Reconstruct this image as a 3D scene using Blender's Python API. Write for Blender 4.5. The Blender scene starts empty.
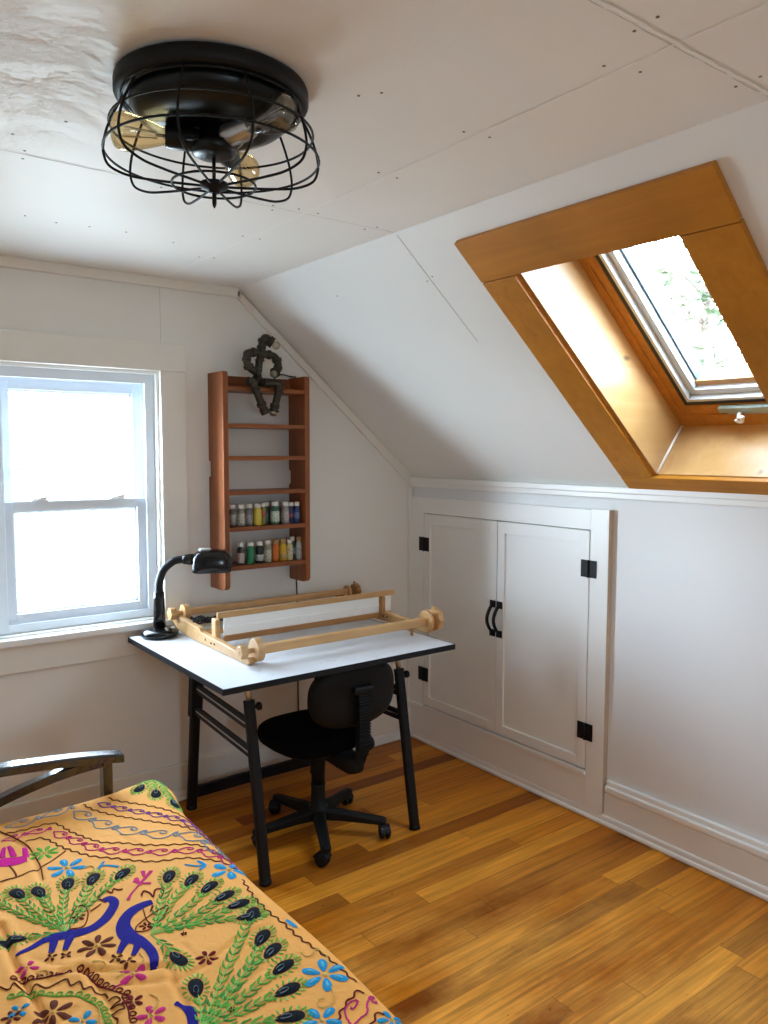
import bpy, bmesh, math, random
from mathutils import Vector, Matrix, noise
random.seed(7)
S = bpy.context.scene
COL = S.collection
PI = math.pi
SKY, EXPO = 28.5, 0.0

# ------------------------------------------------------------------ materials
def newmat(name):
    m = bpy.data.materials.new(name); m.use_nodes = True
    nt = m.node_tree
    return m, nt, nt.nodes, nt.links, nt.nodes['Principled BSDF']

def rgba(c): return (c[0], c[1], c[2], 1.0)

def plain(name, col, rough=.5, metal=0., var=.06, scale=30., bump=0., spec=.5, bscale=None, coat=0.):
    m, nt, N, K, B = newmat(name)
    tc = N.new('ShaderNodeTexCoord')
    nz = N.new('ShaderNodeTexNoise'); nz.inputs['Scale'].default_value = scale; nz.inputs['Detail'].default_value = 4
    K.new(tc.outputs['Object'], nz.inputs['Vector'])
    mx = N.new('ShaderNodeMix'); mx.data_type = 'RGBA'
    K.new(nz.outputs['Fac'], mx.inputs[0])
    mx.inputs[6].default_value = rgba([max(0, x*(1-var)) for x in col])
    mx.inputs[7].default_value = rgba([min(1, x*(1+var)) for x in col])
    K.new(mx.outputs[2], B.inputs['Base Color'])
    B.inputs['Roughness'].default_value = rough
    B.inputs['Metallic'].default_value = metal
    B.inputs['Specular IOR Level'].default_value = spec
    B.inputs['Coat Weight'].default_value = coat
    if bump:
        n2 = N.new('ShaderNodeTexNoise'); n2.inputs['Scale'].default_value = bscale or scale*3; n2.inputs['Detail'].default_value = 5
        K.new(tc.outputs['Object'], n2.inputs['Vector'])
        bp = N.new('ShaderNodeBump'); bp.inputs['Strength'].default_value = bump; bp.inputs['Distance'].default_value = .01
        K.new(n2.outputs['Fac'], bp.inputs['Height']); K.new(bp.outputs['Normal'], B.inputs['Normal'])
    return m

def wood(name, light, dark, grain=(2., 40., 40.), rough=.45, knots=True, bump=.05, coat=0., contrast=1.):
    """grain stretched along the axis with the smallest scale"""
    m, nt, N, K, B = newmat(name)
    tc = N.new('ShaderNodeTexCoord')
    mp = N.new('ShaderNodeMapping'); mp.inputs['Scale'].default_value = grain
    K.new(tc.outputs['Object'], mp.inputs['Vector'])
    nz = N.new('ShaderNodeTexNoise'); nz.inputs['Scale'].default_value = 1.; nz.inputs['Detail'].default_value = 8
    nz.inputs['Distortion'].default_value = .6
    K.new(mp.outputs['Vector'], nz.inputs['Vector'])
    cr = N.new('ShaderNodeValToRGB')
    lo = .5-.2/contrast; hi = .5+.2/contrast
    cr.color_ramp.elements[0].position = lo; cr.color_ramp.elements[0].color = rgba(dark)
    cr.color_ramp.elements[1].position = hi; cr.color_ramp.elements[1].color = rgba(light)
    K.new(nz.outputs['Fac'], cr.inputs['Fac'])
    out = cr.outputs['Color']
    n2 = N.new('ShaderNodeTexNoise'); n2.inputs['Scale'].default_value = 3.; n2.inputs['Detail'].default_value = 3
    K.new(tc.outputs['Object'], n2.inputs['Vector'])
    mr = N.new('ShaderNodeMapRange'); mr.inputs['From Min'].default_value = .35; mr.inputs['From Max'].default_value = .7
    mr.inputs['To Min'].default_value = .82; mr.inputs['To Max'].default_value = 1.1
    K.new(n2.outputs['Fac'], mr.inputs['Value'])
    mu = N.new('ShaderNodeVectorMath'); mu.operation = 'SCALE'
    K.new(out, mu.inputs[0]); K.new(mr.outputs['Result'], mu.inputs['Scale'])
    out = mu.outputs['Vector']
    if knots:
        vo = N.new('ShaderNodeTexVoronoi'); vo.inputs['Scale'].default_value = 5.
        mp2 = N.new('ShaderNodeMapping'); g = max(grain); s = [1.0 if q == g else .45 for q in grain]
        mp2.inputs['Scale'].default_value = s
        K.new(tc.outputs['Object'], mp2.inputs['Vector']); K.new(mp2.outputs['Vector'], vo.inputs['Vector'])
        r2 = N.new('ShaderNodeMapRange'); r2.inputs['From Min'].default_value = .03; r2.inputs['From Max'].default_value = .07
        K.new(vo.outputs['Distance'], r2.inputs['Value'])
        mk = N.new('ShaderNodeMix'); mk.data_type = 'RGBA'
        K.new(r2.outputs['Result'], mk.inputs[0]); mk.inputs[6].default_value = rgba([d*.35 for d in dark]); K.new(out, mk.inputs[7])
        out = mk.outputs[2]
    K.new(out, B.inputs['Base Color'])
    B.inputs['Specular IOR Level'].default_value = .3
    B.inputs['Roughness'].default_value = rough
    B.inputs['Coat Weight'].default_value = coat
    B.inputs['Coat Roughness'].default_value = .25
    bp = N.new('ShaderNodeBump'); bp.inputs['Strength'].default_value = bump; bp.inputs['Distance'].default_value = .004
    K.new(nz.outputs['Fac'], bp.inputs['Height']); K.new(bp.outputs['Normal'], B.inputs['Normal'])
    return m

def glass(name, tint=(1, 1, 1), gloss=.06):
    m = bpy.data.materials.new(name); m.use_nodes = True
    nt = m.node_tree; N = nt.nodes; K = nt.links; N.clear()
    o = N.new('ShaderNodeOutputMaterial'); t = N.new('ShaderNodeBsdfTransparent'); t.inputs['Color'].default_value = rgba(tint)
    g = N.new('ShaderNodeBsdfGlossy'); g.inputs['Roughness'].default_value = .03
    fr = N.new('ShaderNodeLayerWeight'); fr.inputs['Blend'].default_value = .25
    ml = N.new('ShaderNodeMath'); ml.operation = 'MULTIPLY_ADD'; ml.inputs[1].default_value = .35; ml.inputs[2].default_value = gloss
    K.new(fr.outputs['Fresnel'], ml.inputs[0])
    mx = N.new('ShaderNodeMixShader'); K.new(ml.outputs[0], mx.inputs[0]); K.new(t.outputs[0], mx.inputs[1]); K.new(g.outputs[0], mx.inputs[2])
    K.new(mx.outputs[0], o.inputs['Surface'])
    return m

def floor_material():
    m, nt, N, K, B = newmat('wood_strip_floor')
    tc = N.new('ShaderNodeTexCoord'); sx = N.new('ShaderNodeSeparateXYZ'); K.new(tc.outputs['Object'], sx.inputs[0])
    def M(op, a, b=None, c=None):
        n = N.new('ShaderNodeMath'); n.operation = op
        for i, v in enumerate((a, b, c)):
            if v is None: continue
            if isinstance(v, (int, float)): n.inputs[i].default_value = v
            else: K.new(v, n.inputs[i])
        return n.outputs[0]
    PW, PL = .083, 1.25
    yr = M('DIVIDE', sx.outputs['Y'], PW); row = M('FLOOR', yr); fy = M('FRACT', yr)
    w1 = N.new('ShaderNodeTexWhiteNoise'); w1.noise_dimensions = '1D'; K.new(row, w1.inputs['W'])
    xo = M('ADD', M('DIVIDE', sx.outputs['X'], PL), M('MULTIPLY', w1.outputs['Value'], 7.3))
    colx = M('FLOOR', xo); fx = M('FRACT', xo)
    cb = N.new('ShaderNodeCombineXYZ'); K.new(row, cb.inputs[0]); K.new(colx, cb.inputs[1])
    w2 = N.new('ShaderNodeTexWhiteNoise'); w2.noise_dimensions = '2D'; K.new(cb.outputs[0], w2.inputs['Vector'])
    cr = N.new('ShaderNodeValToRGB'); e = cr.color_ramp.elements
    e[0].position = 0; e[0].color = (.20, .046, .002, 1); e[1].position = 1; e[1].color = (.70, .275, .022, 1)
    for p, c in ((.25, (.36, .100, .004, 1)), (.5, (.50, .155, .007, 1)), (.75, (.61, .215, .013, 1))):
        q = e.new(p); q.color = c
    K.new(w2.outputs['Value'], cr.inputs['Fac'])
    # grain along x, shifted per board
    mp = N.new('ShaderNodeMapping'); mp.inputs['Scale'].default_value = (2.2, 55, 1)
    K.new(tc.outputs['Object'], mp.inputs['Vector'])
    ad = N.new('ShaderNodeVectorMath'); ad.operation = 'ADD'; K.new(mp.outputs[0], ad.inputs[0]); K.new(w2.outputs['Color'], ad.inputs[1])
    gz = N.new('ShaderNodeTexNoise'); gz.inputs['Scale'].default_value = 1.; gz.inputs['Detail'].default_value = 8; gz.inputs['Distortion'].default_value = 1.
    K.new(ad.outputs[0], gz.inputs['Vector'])
    gr = N.new('ShaderNodeMapRange'); gr.inputs['From Min'].default_value = .3; gr.inputs['From Max'].default_value = .7
    gr.inputs['To Min'].default_value = .66; gr.inputs['To Max'].default_value = 1.2; K.new(gz.outputs['Fac'], gr.inputs['Value'])
    sc = N.new('ShaderNodeVectorMath'); sc.operation = 'SCALE'; K.new(cr.outputs['Color'], sc.inputs[0]); K.new(gr.outputs[0], sc.inputs['Scale'])
    # worn finish: cloudy paler patches; mask also paints the front lighter, the back shaded
    wn = N.new('ShaderNodeTexNoise'); wn.inputs['Scale'].default_value = 2.6; wn.inputs['Detail'].default_value = 7; wn.inputs['Roughness'].default_value = .62
    mp3 = N.new('ShaderNodeMapping'); mp3.inputs['Scale'].default_value = (.8, 1.5, 1); K.new(tc.outputs['Object'], mp3.inputs['Vector']); K.new(mp3.outputs[0], wn.inputs['Vector'])
    # distance from the middle of the worn and lightened front area
    dx = M('ADD', sx.outputs['X'], 1.0); dy = M('ADD', sx.outputs['Y'], 2.15)
    dd = M('SQRT', M('ADD', M('MULTIPLY', M('MULTIPLY', dx, dx), .9), M('MULTIPLY', M('MULTIPLY', dy, dy), .55)))
    wf = N.new('ShaderNodeMapRange'); wf.inputs['From Min'].default_value = 1.05; wf.inputs['From Max'].default_value = .30; K.new(dd, wf.inputs['Value'])
    wr = N.new('ShaderNodeMapRange'); wr.inputs['From Min'].default_value = .34; wr.inputs['From Max'].default_value = .60; K.new(wn.outputs['Fac'], wr.inputs['Value'])
    worn = M('MULTIPLY', M('MULTIPLY', wf.outputs[0], wr.outputs[0]), .72)
    mx = N.new('ShaderNodeMix'); mx.data_type = 'RGBA'; K.new(worn, mx.inputs[0]); K.new(sc.outputs[0], mx.inputs[6])
    wc = N.new('ShaderNodeVectorMath'); wc.operation = 'SCALE'; wc.inputs[0].default_value = (.88, .405, .062); K.new(gr.outputs[0], wc.inputs['Scale'])
    K.new(wc.outputs[0], mx.inputs[7])
    # scuffs: small dark flecks
    sn = N.new('ShaderNodeTexNoise'); sn.inputs['Scale'].default_value = 38; sn.inputs['Detail'].default_value = 3
    K.new(tc.outputs['Object'], sn.inputs['Vector'])
    sr = N.new('ShaderNodeMapRange'); sr.inputs['From Min'].default_value = .70; sr.inputs['From Max'].default_value = .76; sr.inputs['To Min'].default_value = 1; sr.inputs['To Max'].default_value = .6
    K.new(sn.outputs['Fac'], sr.inputs['Value'])
    # seams
    edge = M('MINIMUM', fy, M('SUBTRACT', 1, fy)); s1 = M('GREATER_THAN', edge, .011)
    ex = M('MINIMUM', fx, M('SUBTRACT', 1, fx)); s2 = M('GREATER_THAN', ex, .0012)
    seam = M('MULTIPLY', s1, s2)
    sm = N.new('ShaderNodeMapRange'); sm.inputs['To Min'].default_value = .55; sm.inputs['To Max'].default_value = 1; K.new(seam, sm.inputs['Value'])
    tot = M('MULTIPLY', sr.outputs[0], sm.outputs[0])
    fin = N.new('ShaderNodeVectorMath'); fin.operation = 'SCALE'; K.new(mx.outputs[2], fin.inputs[0]); K.new(tot, fin.inputs['Scale'])
    K.new(fin.outputs[0], B.inputs['Base Color']); B.inputs['Specular IOR Level'].default_value = .18
    rr = N.new('ShaderNodeMapRange'); rr.inputs['To Min'].default_value = .27; rr.inputs['To Max'].default_value = .6; K.new(worn, rr.inputs['Value']); rr.inputs['From Max'].default_value = .72
    rg = M('ADD', rr.outputs[0], M('MULTIPLY', gz.outputs['Fac'], .08)); K.new(rg, B.inputs['Roughness'])
    bp = N.new('ShaderNodeBump'); bp.inputs['Strength'].default_value = .25; bp.inputs['Distance'].default_value = .002
    hh = M('ADD', seam, M('MULTIPLY', gz.outputs['Fac'], .25)); K.new(hh, bp.inputs['Height']); K.new(bp.outputs[0], B.inputs['Normal'])
    return m

def ceiling_material(name, col, patch=True):
    """painted board with roller texture; a rough skim-coated patch near the fixture"""
    m, nt, N, K, B = newmat(name)
    tc = N.new('ShaderNodeTexCoord')
    n1 = N.new('ShaderNodeTexNoise'); n1.inputs['Scale'].default_value = 2.2; n1.inputs['Detail'].default_value = 4; K.new(tc.outputs['Object'], n1.inputs['Vector'])
    mx = N.new('ShaderNodeMix'); mx.data_type = 'RGBA'; K.new(n1.outputs['Fac'], mx.inputs[0])
    mx.inputs[6].default_value = rgba([c*.96 for c in col]); mx.inputs[7].default_value = rgba([min(1, c*1.03) for c in col])
    K.new(mx.outputs[2], B.inputs['Base Color']); B.inputs['Roughness'].default_value = .55
    n2 = N.new('ShaderNodeTexNoise'); n2.inputs['Scale'].default_value = 120; n2.inputs['Detail'].default_value = 3; K.new(tc.outputs['Object'], n2.inputs['Vector'])
    b1 = N.new('ShaderNodeBump'); b1.inputs['Strength'].default_value = .12; b1.inputs['Distance'].default_value = .003; K.new(n2.outputs['Fac'], b1.inputs['Height'])
    last = b1
    if patch:
        n3 = N.new('ShaderNodeTexNoise'); n3.inputs['Scale'].default_value = 14; n3.inputs['Detail'].default_value = 9; n3.inputs['Roughness'].default_value = .65; K.new(tc.outputs['Object'], n3.inputs['Vector'])
        gm = N.new('ShaderNodeNewGeometry'); vm = N.new('ShaderNodeVectorMath'); vm.operation = 'DISTANCE'; vm.inputs[1].default_value = (-2.42, -1.62, 2.338)
        K.new(gm.outputs['Position'], vm.inputs[0])
        mr = N.new('ShaderNodeMapRange'); mr.inputs['From Min'].default_value = .5; mr.inputs['From Max'].default_value = .16; K.new(vm.outputs['Value'], mr.inputs['Value'])
        n4 = N.new('ShaderNodeTexNoise'); n4.inputs['Scale'].default_value = 6; n4.inputs['Detail'].default_value = 4; K.new(tc.outputs['Object'], n4.inputs['Vector'])
        r4 = N.new('ShaderNodeMapRange'); r4.inputs['From Min'].default_value = .42; r4.inputs['From Max'].default_value = .56; K.new(n4.outputs['Fac'], r4.inputs['Value'])
        ml = N.new('ShaderNodeMath'); ml.operation = 'MULTIPLY'; K.new(mr.outputs[0], ml.inputs[0]); K.new(n3.outputs['Fac'], ml.inputs[1])
        m2 = N.new('ShaderNodeMath'); m2.operation = 'MULTIPLY'; K.new(ml.outputs[0], m2.inputs[0]); K.new(r4.outputs[0], m2.inputs[1])
        b2 = N.new('ShaderNodeBump'); b2.inputs['Strength'].default_value = .9; b2.inputs['Distance'].default_value = .018
        K.new(m2.outputs[0], b2.inputs['Height']); K.new(b1.outputs[0], b2.inputs['Normal']); last = b2
    K.new(last.outputs[0], B.inputs['Normal'])
    return m

MT = dict(
    wall=plain('warm_white_wall_paint', (.78, .765, .715), .5, var=.025, scale=3, bump=.06, bscale=140),
    kneewall=plain('white_wall_paint', (.755, .765, .76), .5, var=.02, scale=3, bump=.05, bscale=120),
    trim=plain('white_gloss_trim_paint', (.82, .82, .79), .32, var=.02, scale=5, bump=.03, bscale=60),
    casing=plain('offwhite_casing_paint', (.78, .755, .69), .38, var=.03, scale=6, bump=.04, bscale=60),
    ceil=ceiling_material('ceiling_paint', (.84, .82, .77)),
    slope=ceiling_material('slope_paint', (.82, .825, .80), False),
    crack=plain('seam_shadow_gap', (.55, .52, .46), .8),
    filler=plain('white_seam_filler', (.90, .88, .84), .6, bump=.3, bscale=60),
    nail=plain('nail_head', (.20, .17, .14), .6, .3),
    floor=floor_material(),
    vinyl=plain('white_vinyl_window', (.74, .80, .86), .3, var=.015, scale=4),
    pane=glass('window_glass', (1, 1, 1), .01),
    pine=wood('stained_pine_casing', (.55, .225, .022), (.44, .165, .014), (1.6, 30, 30), .45, True, .04, .0, .8),
    pine_v=wood('stained_pine_casing_slope', (.55, .225, .022), (.44, .165, .014), (30, 1.6, 30), .45, True, .04, .0, .8),
    liner=wood('light_pine_liner', (.60, .36, .155), (.50, .27, .085), (1.5, 18, 18), .35, True, .03, .2, .7),
    sash_wood=wood('orange_pine_sash', (.56, .235, .04), (.44, .165, .022), (2, 40, 40), .4, False, .03, .0, .8),
    alu=plain('grey_aluminium', (.62, .63, .63), .35, .3),
    weather=plain('blue_grey_cladding', (.105, .155, .19), .5, spec=.2),
    gap_shade=plain('door_gap_shade', (.05, .035, .025), .9),
    seal=plain('dark_seal', (.03, .035, .035), .6),
    latch=plain('sage_metal', (.30, .34, .29), .4, .3),
    white_plastic=plain('white_plastic', (.82, .80, .76), .3),
    rawedge=plain('unpainted_board_edge', (.52, .40, .29), .7, var=.15, scale=25),
    black_metal=plain('black_powdercoat', (.006, .006, .007), .5, .0, var=.1, spec=.25),
    drum=plain('black_satin_metal', (.006, .007, .007), .3, .0, var=.1, spec=.3),
    steel=plain('bare_steel', (.55, .54, .52), .3, .9),
    amber=glass('amber_glass', (.93, .80, .56), .10),
    clearbulb=glass('smoky_clear_glass', (.86, .82, .70), .14),
    shelfwood=wood('red_brown_shelf_wood', (.33, .10, .026), (.21, .056, .014), (26, 26, 1.6), .42, True, .04, .12),
    shelfwood_h=wood('red_brown_shelf_board', (.32, .10, .028), (.21, .06, .015), (1.6, 26, 26), .42, False, .04, .12),
    loom=wood('pale_maple_loom', (.62, .37, .165), (.52, .29, .115), (2.5, 34, 34), .42, False, .02, .1),
    loom_dark=wood('oiled_maple_bar', (.46, .235, .085), (.38, .18, .06), (2.5, 34, 34), .42, False, .02, .1),
    reed=plain('white_reed_plastic', (.93, .93, .91), .5, var=.02),
    yarn=plain('black_yarn', (.02, .02, .024), .9, bump=.5, bscale=300),
    laminate=plain('white_laminate_top', (.60, .615, .64), .32, var=.02, scale=6),
    stain=plain('pencil_smudge', (.34, .31, .28), .7),
    black_edge=plain('black_vinyl_edge', (.007, .008, .010), .5, spec=.25),
    lampblack=plain('gloss_black_plastic', (.004, .004, .005), .16, spec=.4),
    chairfab=plain('black_chair_fabric', (.004, .004, .005), .95, bump=.3, bscale=400, spec=.05),
    chairplast=plain('black_chair_plastic', (.005, .0055, .006), .55, bump=.1, bscale=300, spec=.22),
    pipe=plain('aged_iron_pipe', (.055, .046, .034), .42, .7, var=.4, scale=40, bump=.2, bscale=160),
    pipe_end=plain('brassy_pipe_end', (.34, .30, .22), .35, .8),
    futon=plain('dark_espresso_metal', (.018, .013, .011), .18, .3, coat=1.),
    mattress=plain('cream_mattress_cloth', (.55, .50, .42), .9, bump=.3),
    cord=plain('black_cord', (.02, .02, .02), .6),
    bark=plain('tree_bark', (.10, .08, .06), .9, bump=.5),
    leaf=plain('pale_green_leaf', (.024, .033, .014), .7, spec=.1, var=.4, scale=4),
    cable=plain('overhead_cable', (.03, .03, .03), .8),
)

# ------------------------------------------------------------------ mesh builder
class MB:
    def __init__(s): s.v = []; s.f = []; s.mi = []; s.sm = []
    def add(s, vs, fs, mi=0, smooth=False, fn=None):
        o = len(s.v)
        for p in vs: s.v.append(Vector(fn(*p)) if fn else Vector(p))
        for f in fs: s.f.append([o+i for i in f]); s.mi.append(mi); s.sm.append(smooth)
        return s
    def box(s, x0, x1, y0, y1, z0, z1, mi=0, fn=None):
        vs = [(x, y, z) for z in (z0, z1) for y in (y0, y1) for x in (x0, x1)]
        return s.add(vs, [(0, 2, 3, 1), (4, 5, 7, 6), (0, 1, 5, 4), (2, 6, 7, 3), (0, 4, 6, 2), (1, 3, 7, 5)], mi, False, fn)
    def prism(s, poly, d0, d1, fn, mi=0, smooth=False):
        """poly in 2-D (a,b), extruded d0..d1; fn(a,b,d) -> world"""
        n = len(poly)
        vs = [(a, b, d0) for a, b in poly]+[(a, b, d1) for a, b in poly]
        s.add(vs, [tuple(range(n))[::-1], tuple(range(n, 2*n))], mi, False, fn)
        return s.add(vs, [(i, (i+1) % n, n+(i+1) % n, n+i) for i in range(n)], mi, smooth, fn)
    def tube(s, pts, r, n=10, mi=0, closed=False, caps=True, squash=None):
        pts = [Vector(p) for p in pts]; m = len(pts)
        rs = r if isinstance(r, (list, tuple)) else [r]*m
        T = []
        for i in range(m):
            a = pts[(i-1) % m] if (closed or i > 0) else pts[i]
            b = pts[(i+1) % m] if (closed or i < m-1) else pts[i]
            d = (b-a); T.append(d.normalized() if d.length > 1e-9 else Vector((0, 0, 1)))
        up = Vector((0, 0, 1)) if abs(T[0].z) < .9 else Vector((1, 0, 0))
        U = (up-T[0]*up.dot(T[0])).normalized(); vs = []
        for i in range(m):
            U = (U-T[i]*U.dot(T[i]))
            U = U.normalized() if U.length > 1e-6 else T[i].orthogonal().normalized()
            V = T[i].cross(U)
            for k in range(n):
                t = 2*PI*k/n
                vs.append(pts[i]+(U*math.cos(t)+V*math.sin(t))*rs[i])
        fs = []
        for i in range(m if closed else m-1):
            j = (i+1) % m
            for k in range(n): fs.append((i*n+k, i*n+(k+1) % n, j*n+(k+1) % n, j*n+k))
        s.add(vs, fs, mi, True)
        if caps and not closed:
            s.add(vs[:n], [tuple(range(n))[::-1]], mi); s.add(vs[-n:], [tuple(range(n))], mi)
        return s
    def lathe(s, prof, c=(0, 0, 0), ax=(0, 0, 1), n=24, mi=0, smooth=True):
        """prof = [(r, h)] along axis ax from c"""
        ax = Vector(ax).normalized(); U = ax.orthogonal().normalized(); V = ax.cross(U); c = Vector(c); vs = []
        for r, h in prof:
            for k in range(n):
                t = 2*PI*k/n; vs.append(c+ax*h+(U*math.cos(t)+V*math.sin(t))*max(r, 1e-5))
        fs = [(i*n+k, i*n+(k+1) % n, (i+1)*n+(k+1) % n, (i+1)*n+k) for i in range(len(prof)-1) for k in range(n)]
        s.add(vs, fs, mi, smooth)
        s.add(vs[:n], [tuple(range(n))[::-1]], mi); s.add(vs[-n:], [tuple(range(n))], mi)
        return s
    def bar(s, a, b, w, h, up=(0, 0, 1), mi=0):
        """rectangular bar from a to b: w across, h along up"""
        a = Vector(a); b = Vector(b); t = (b-a).normalized(); up = Vector(up)
        u = (up-t*up.dot(t)).normalized(); x = t.cross(u); vs = []
        for p in (a, b):
            for i, j in ((-1, -1), (1, -1), (1, 1), (-1, 1)): vs.append(p+x*(w/2*i)+u*(h/2*j))
        return s.add(vs, [(3, 2, 1, 0), (4, 5, 6, 7), (0, 1, 5, 4), (1, 2, 6, 5), (2, 3, 7, 6), (3, 0, 4, 7)], mi)
    def ball(s, c, r, n=16, mi=0, scale=(1, 1, 1)):
        m = n//2; c = Vector(c); vs = []
        for i in range(m+1):
            th = PI*i/m
            for k in range(n):
                t = 2*PI*k/n
                vs.append(c+Vector((math.sin(th)*math.cos(t)*scale[0], math.sin(th)*math.sin(t)*scale[1], math.cos(th)*scale[2]))*r)
        return s.add(vs, [(i*n+k, (i+1)*n+k, (i+1)*n+(k+1) % n, i*n+(k+1) % n) for i in range(m) for k in range(n)], mi, True)

ORIG = {}
def finish(o, label=None, cat=None, group=None, kind=None):
    if label: o['label'] = label
    if cat: o['category'] = cat
    if group: o['group'] = group
    if kind: o['kind'] = kind
    return o

def obj(name, mb, mats, parent=None, bevel=0, label=None, cat=None, group=None, kind=None, origin=None, subsurf=0, seg=2):
    me = bpy.data.meshes.new(name)
    if parent is not None: org = ORIG[parent.name]+Vector((0, 0, 0)); loc = Vector((0, 0, 0))
    else:
        if origin is None:
            xs = [v.x for v in mb.v]; ys = [v.y for v in mb.v]; zs = [v.z for v in mb.v]
            origin = Vector(((min(xs)+max(xs))/2, (min(ys)+max(ys))/2, min(zs)))
        if kind == 'structure': origin = Vector((0, 0, 0))
        org = Vector(origin); loc = org
    me.from_pydata([tuple(v-org) for v in mb.v], [], mb.f)
    if not isinstance(mats, (list, tuple)): mats = [mats]
    for m in mats: me.materials.append(m)
    me.polygons.foreach_set('material_index', mb.mi); me.polygons.foreach_set('use_smooth', mb.sm)
    bm = bmesh.new(); bm.from_mesh(me)
    if len(bm.verts) < 60000: bmesh.ops.remove_doubles(bm, verts=bm.verts, dist=1e-6)
    bmesh.ops.recalc_face_normals(bm, faces=bm.faces); bm.to_mesh(me); bm.free(); me.update()
    o = bpy.data.objects.new(name, me); COL.objects.link(o); o.location = loc
    if parent is not None: o.parent = parent
    ORIG[o.name] = org
    if bevel:
        b = o.modifiers.new('bevel', 'BEVEL'); b.width = bevel; b.segments = seg; b.limit_method = 'ANGLE'; b.angle_limit = .7
        b.harden_normals = False
    if subsurf:
        b = o.modifiers.new('subsurf', 'SUBSURF'); b.levels = subsurf; b.render_levels = subsurf
    return finish(o, label, cat, group, kind)

def thing(name, loc, label, cat, group=None, kind=None):
    o = bpy.data.objects.new(name, None); COL.objects.link(o); o.location = loc; o.empty_display_size = .1
    ORIG[o.name] = Vector(loc)
    return finish(o, label, cat, group, kind)

def copy_tree(o, dloc, parent=None):
    c = o.copy(); COL.objects.link(c)
    if parent is None: c.location = Vector(o.location)+Vector(dloc)
    else: c.parent = parent
    for ch in list(o.children): copy_tree(ch, dloc, c)
    return c

# ------------------------------------------------------------------ room dimensions (metres)
HK, H, XW = 1.4464, 2.3379, 1.0503        # knee wall height, ceiling height, where the slope meets the ceiling
XL, YF = -4.30, -4.9                      # far-left knee wall, wall behind the camera
TH = math.atan2(H-HK, XW); CT, ST = math.cos(TH), math.sin(TH); SL = XW/CT
def SP(y, s, d=0):                        # point on the right slope: along the room, up the slope, out through it
    return Vector((-s*CT+d*ST, y, HK+s*ST+d*CT))
def spf(y, s, d): return SP(y, s, d)
xz = lambda a, b, d: (a, d, b)            # polygons drawn in the x-z plane, extruded along y
yz = lambda a, b, d: (d, a, b)
xy = lambda a, b, d: (a, b, d)
STR = dict(kind='structure')

# floor
obj('floor', MB().box(XL-.1, .1, YF-.1, .1, -.12, 0), MT['floor'], label='worn honey-brown wooden strip floor', **STR)

# back gable wall with the window hole
WX0, WX1, WZ0, WZ1 = -2.112, -1.432, .855, 1.935
def gable(name, y0, y1, hx0, hx1, hz0, hz1, mat, label):
    b = MB(); xm = XL+XW
    b.prism([(XL-.1, 0), (hx0, 0), (hx0, H+.1), (xm, H+.1), (xm-.05, H), (XL-.1, HK)] if hx0 > xm else [(XL, 0), (hx0, 0), (hx0, HK), (XL, HK)], y0, y1, xz)
    b.prism([(hx1, 0), (.1, 0), (.1, HK), (-XW+.05, H), (-XW, H+.1), (hx1, H+.1)], y0, y1, xz)
    b.prism([(hx0, 0), (hx1, 0), (hx1, hz0), (hx0, hz0)], y0, y1, xz)
    b.prism([(hx0, hz1), (hx1, hz1), (hx1, H+.1), (hx0, H+.1)], y0, y1, xz)
    return obj(name, b, mat, label=label, **STR)
gable('wall_back', 0, .16, WX0, WX1, WZ0, WZ1, MT['wall'], 'off-white gable end wall around the window')
F0, F1, FZ0, FZ1 = -2.55, -1.80, 1.22, 1.86
gable('wall_front', YF-.16, YF, F0, F1, FZ0, FZ1, MT['wall'], 'off-white gable wall opposite the window')
obj('wall_right', MB().box(0, .16, YF, .1, 0, HK), MT['kneewall'], label='low white knee wall under the slope', **STR)
obj('wall_left', MB().box(XL-.16, XL, YF, .1, 0, HK), MT['kneewall'], label='low white knee wall behind the bed', **STR)

# ceiling: flat board with seams and nail heads as surface detail
c = MB().box(XL+XW-.03, -XW+.03, YF, .05, H, H+.1)
# sloped ceiling, right side, cut for the skylight shaft
SY0, SY1, SS0, SS1 = -1.575, -2.135, .10, 1.11    # shaft faces
LB = .02
b = MB()
b.box(YF, SY1-LB, -.0, SL+.03, 0, .26, fn=spf); b.box(SY0+LB, .05, -.0, SL+.03, 0, .26, fn=spf)
b.box(SY1-LB, SY0+LB, 0, SS0-LB, 0, .26, fn=spf); b.box(SY1-LB, SY0+LB, SS1+LB, SL+.03, 0, .26, fn=spf)
# the board seam running up the slope and its nails
b.box(-1.1855, -1.1840, .86, SL-.01, -.0012, .001, 1, fn=spf)
rn = random.Random(3)
for yy in (-1.165, -1.205, -.62, -2.44):
    for k in range(4, 5):
        s0 = .15+k*.26+rn.uniform(-.05, .05); y0 = yy+rn.uniform(-.012, .012)
        p = [(y0+.0028*math.cos(t*PI/3), s0+.0028*math.sin(t*PI/3)) for t in range(6)]
        b.prism(p, -.0012, .001, spf, 2)
obj('ceiling_slope_right', b, [MT['slope'], MT['crack'], MT['nail']], label='white sloped ceiling boards around the skylight', **STR)
b = MB(); b.box(YF, .05, 0, SL+.03, 0, .2, fn=lambda y, s, d: (XL+s*CT-d*ST, y, HK+s*ST+d*CT))
obj('ceiling_slope_left', b, MT['slope'], label='white sloped ceiling above the bed side', **STR)
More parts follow.
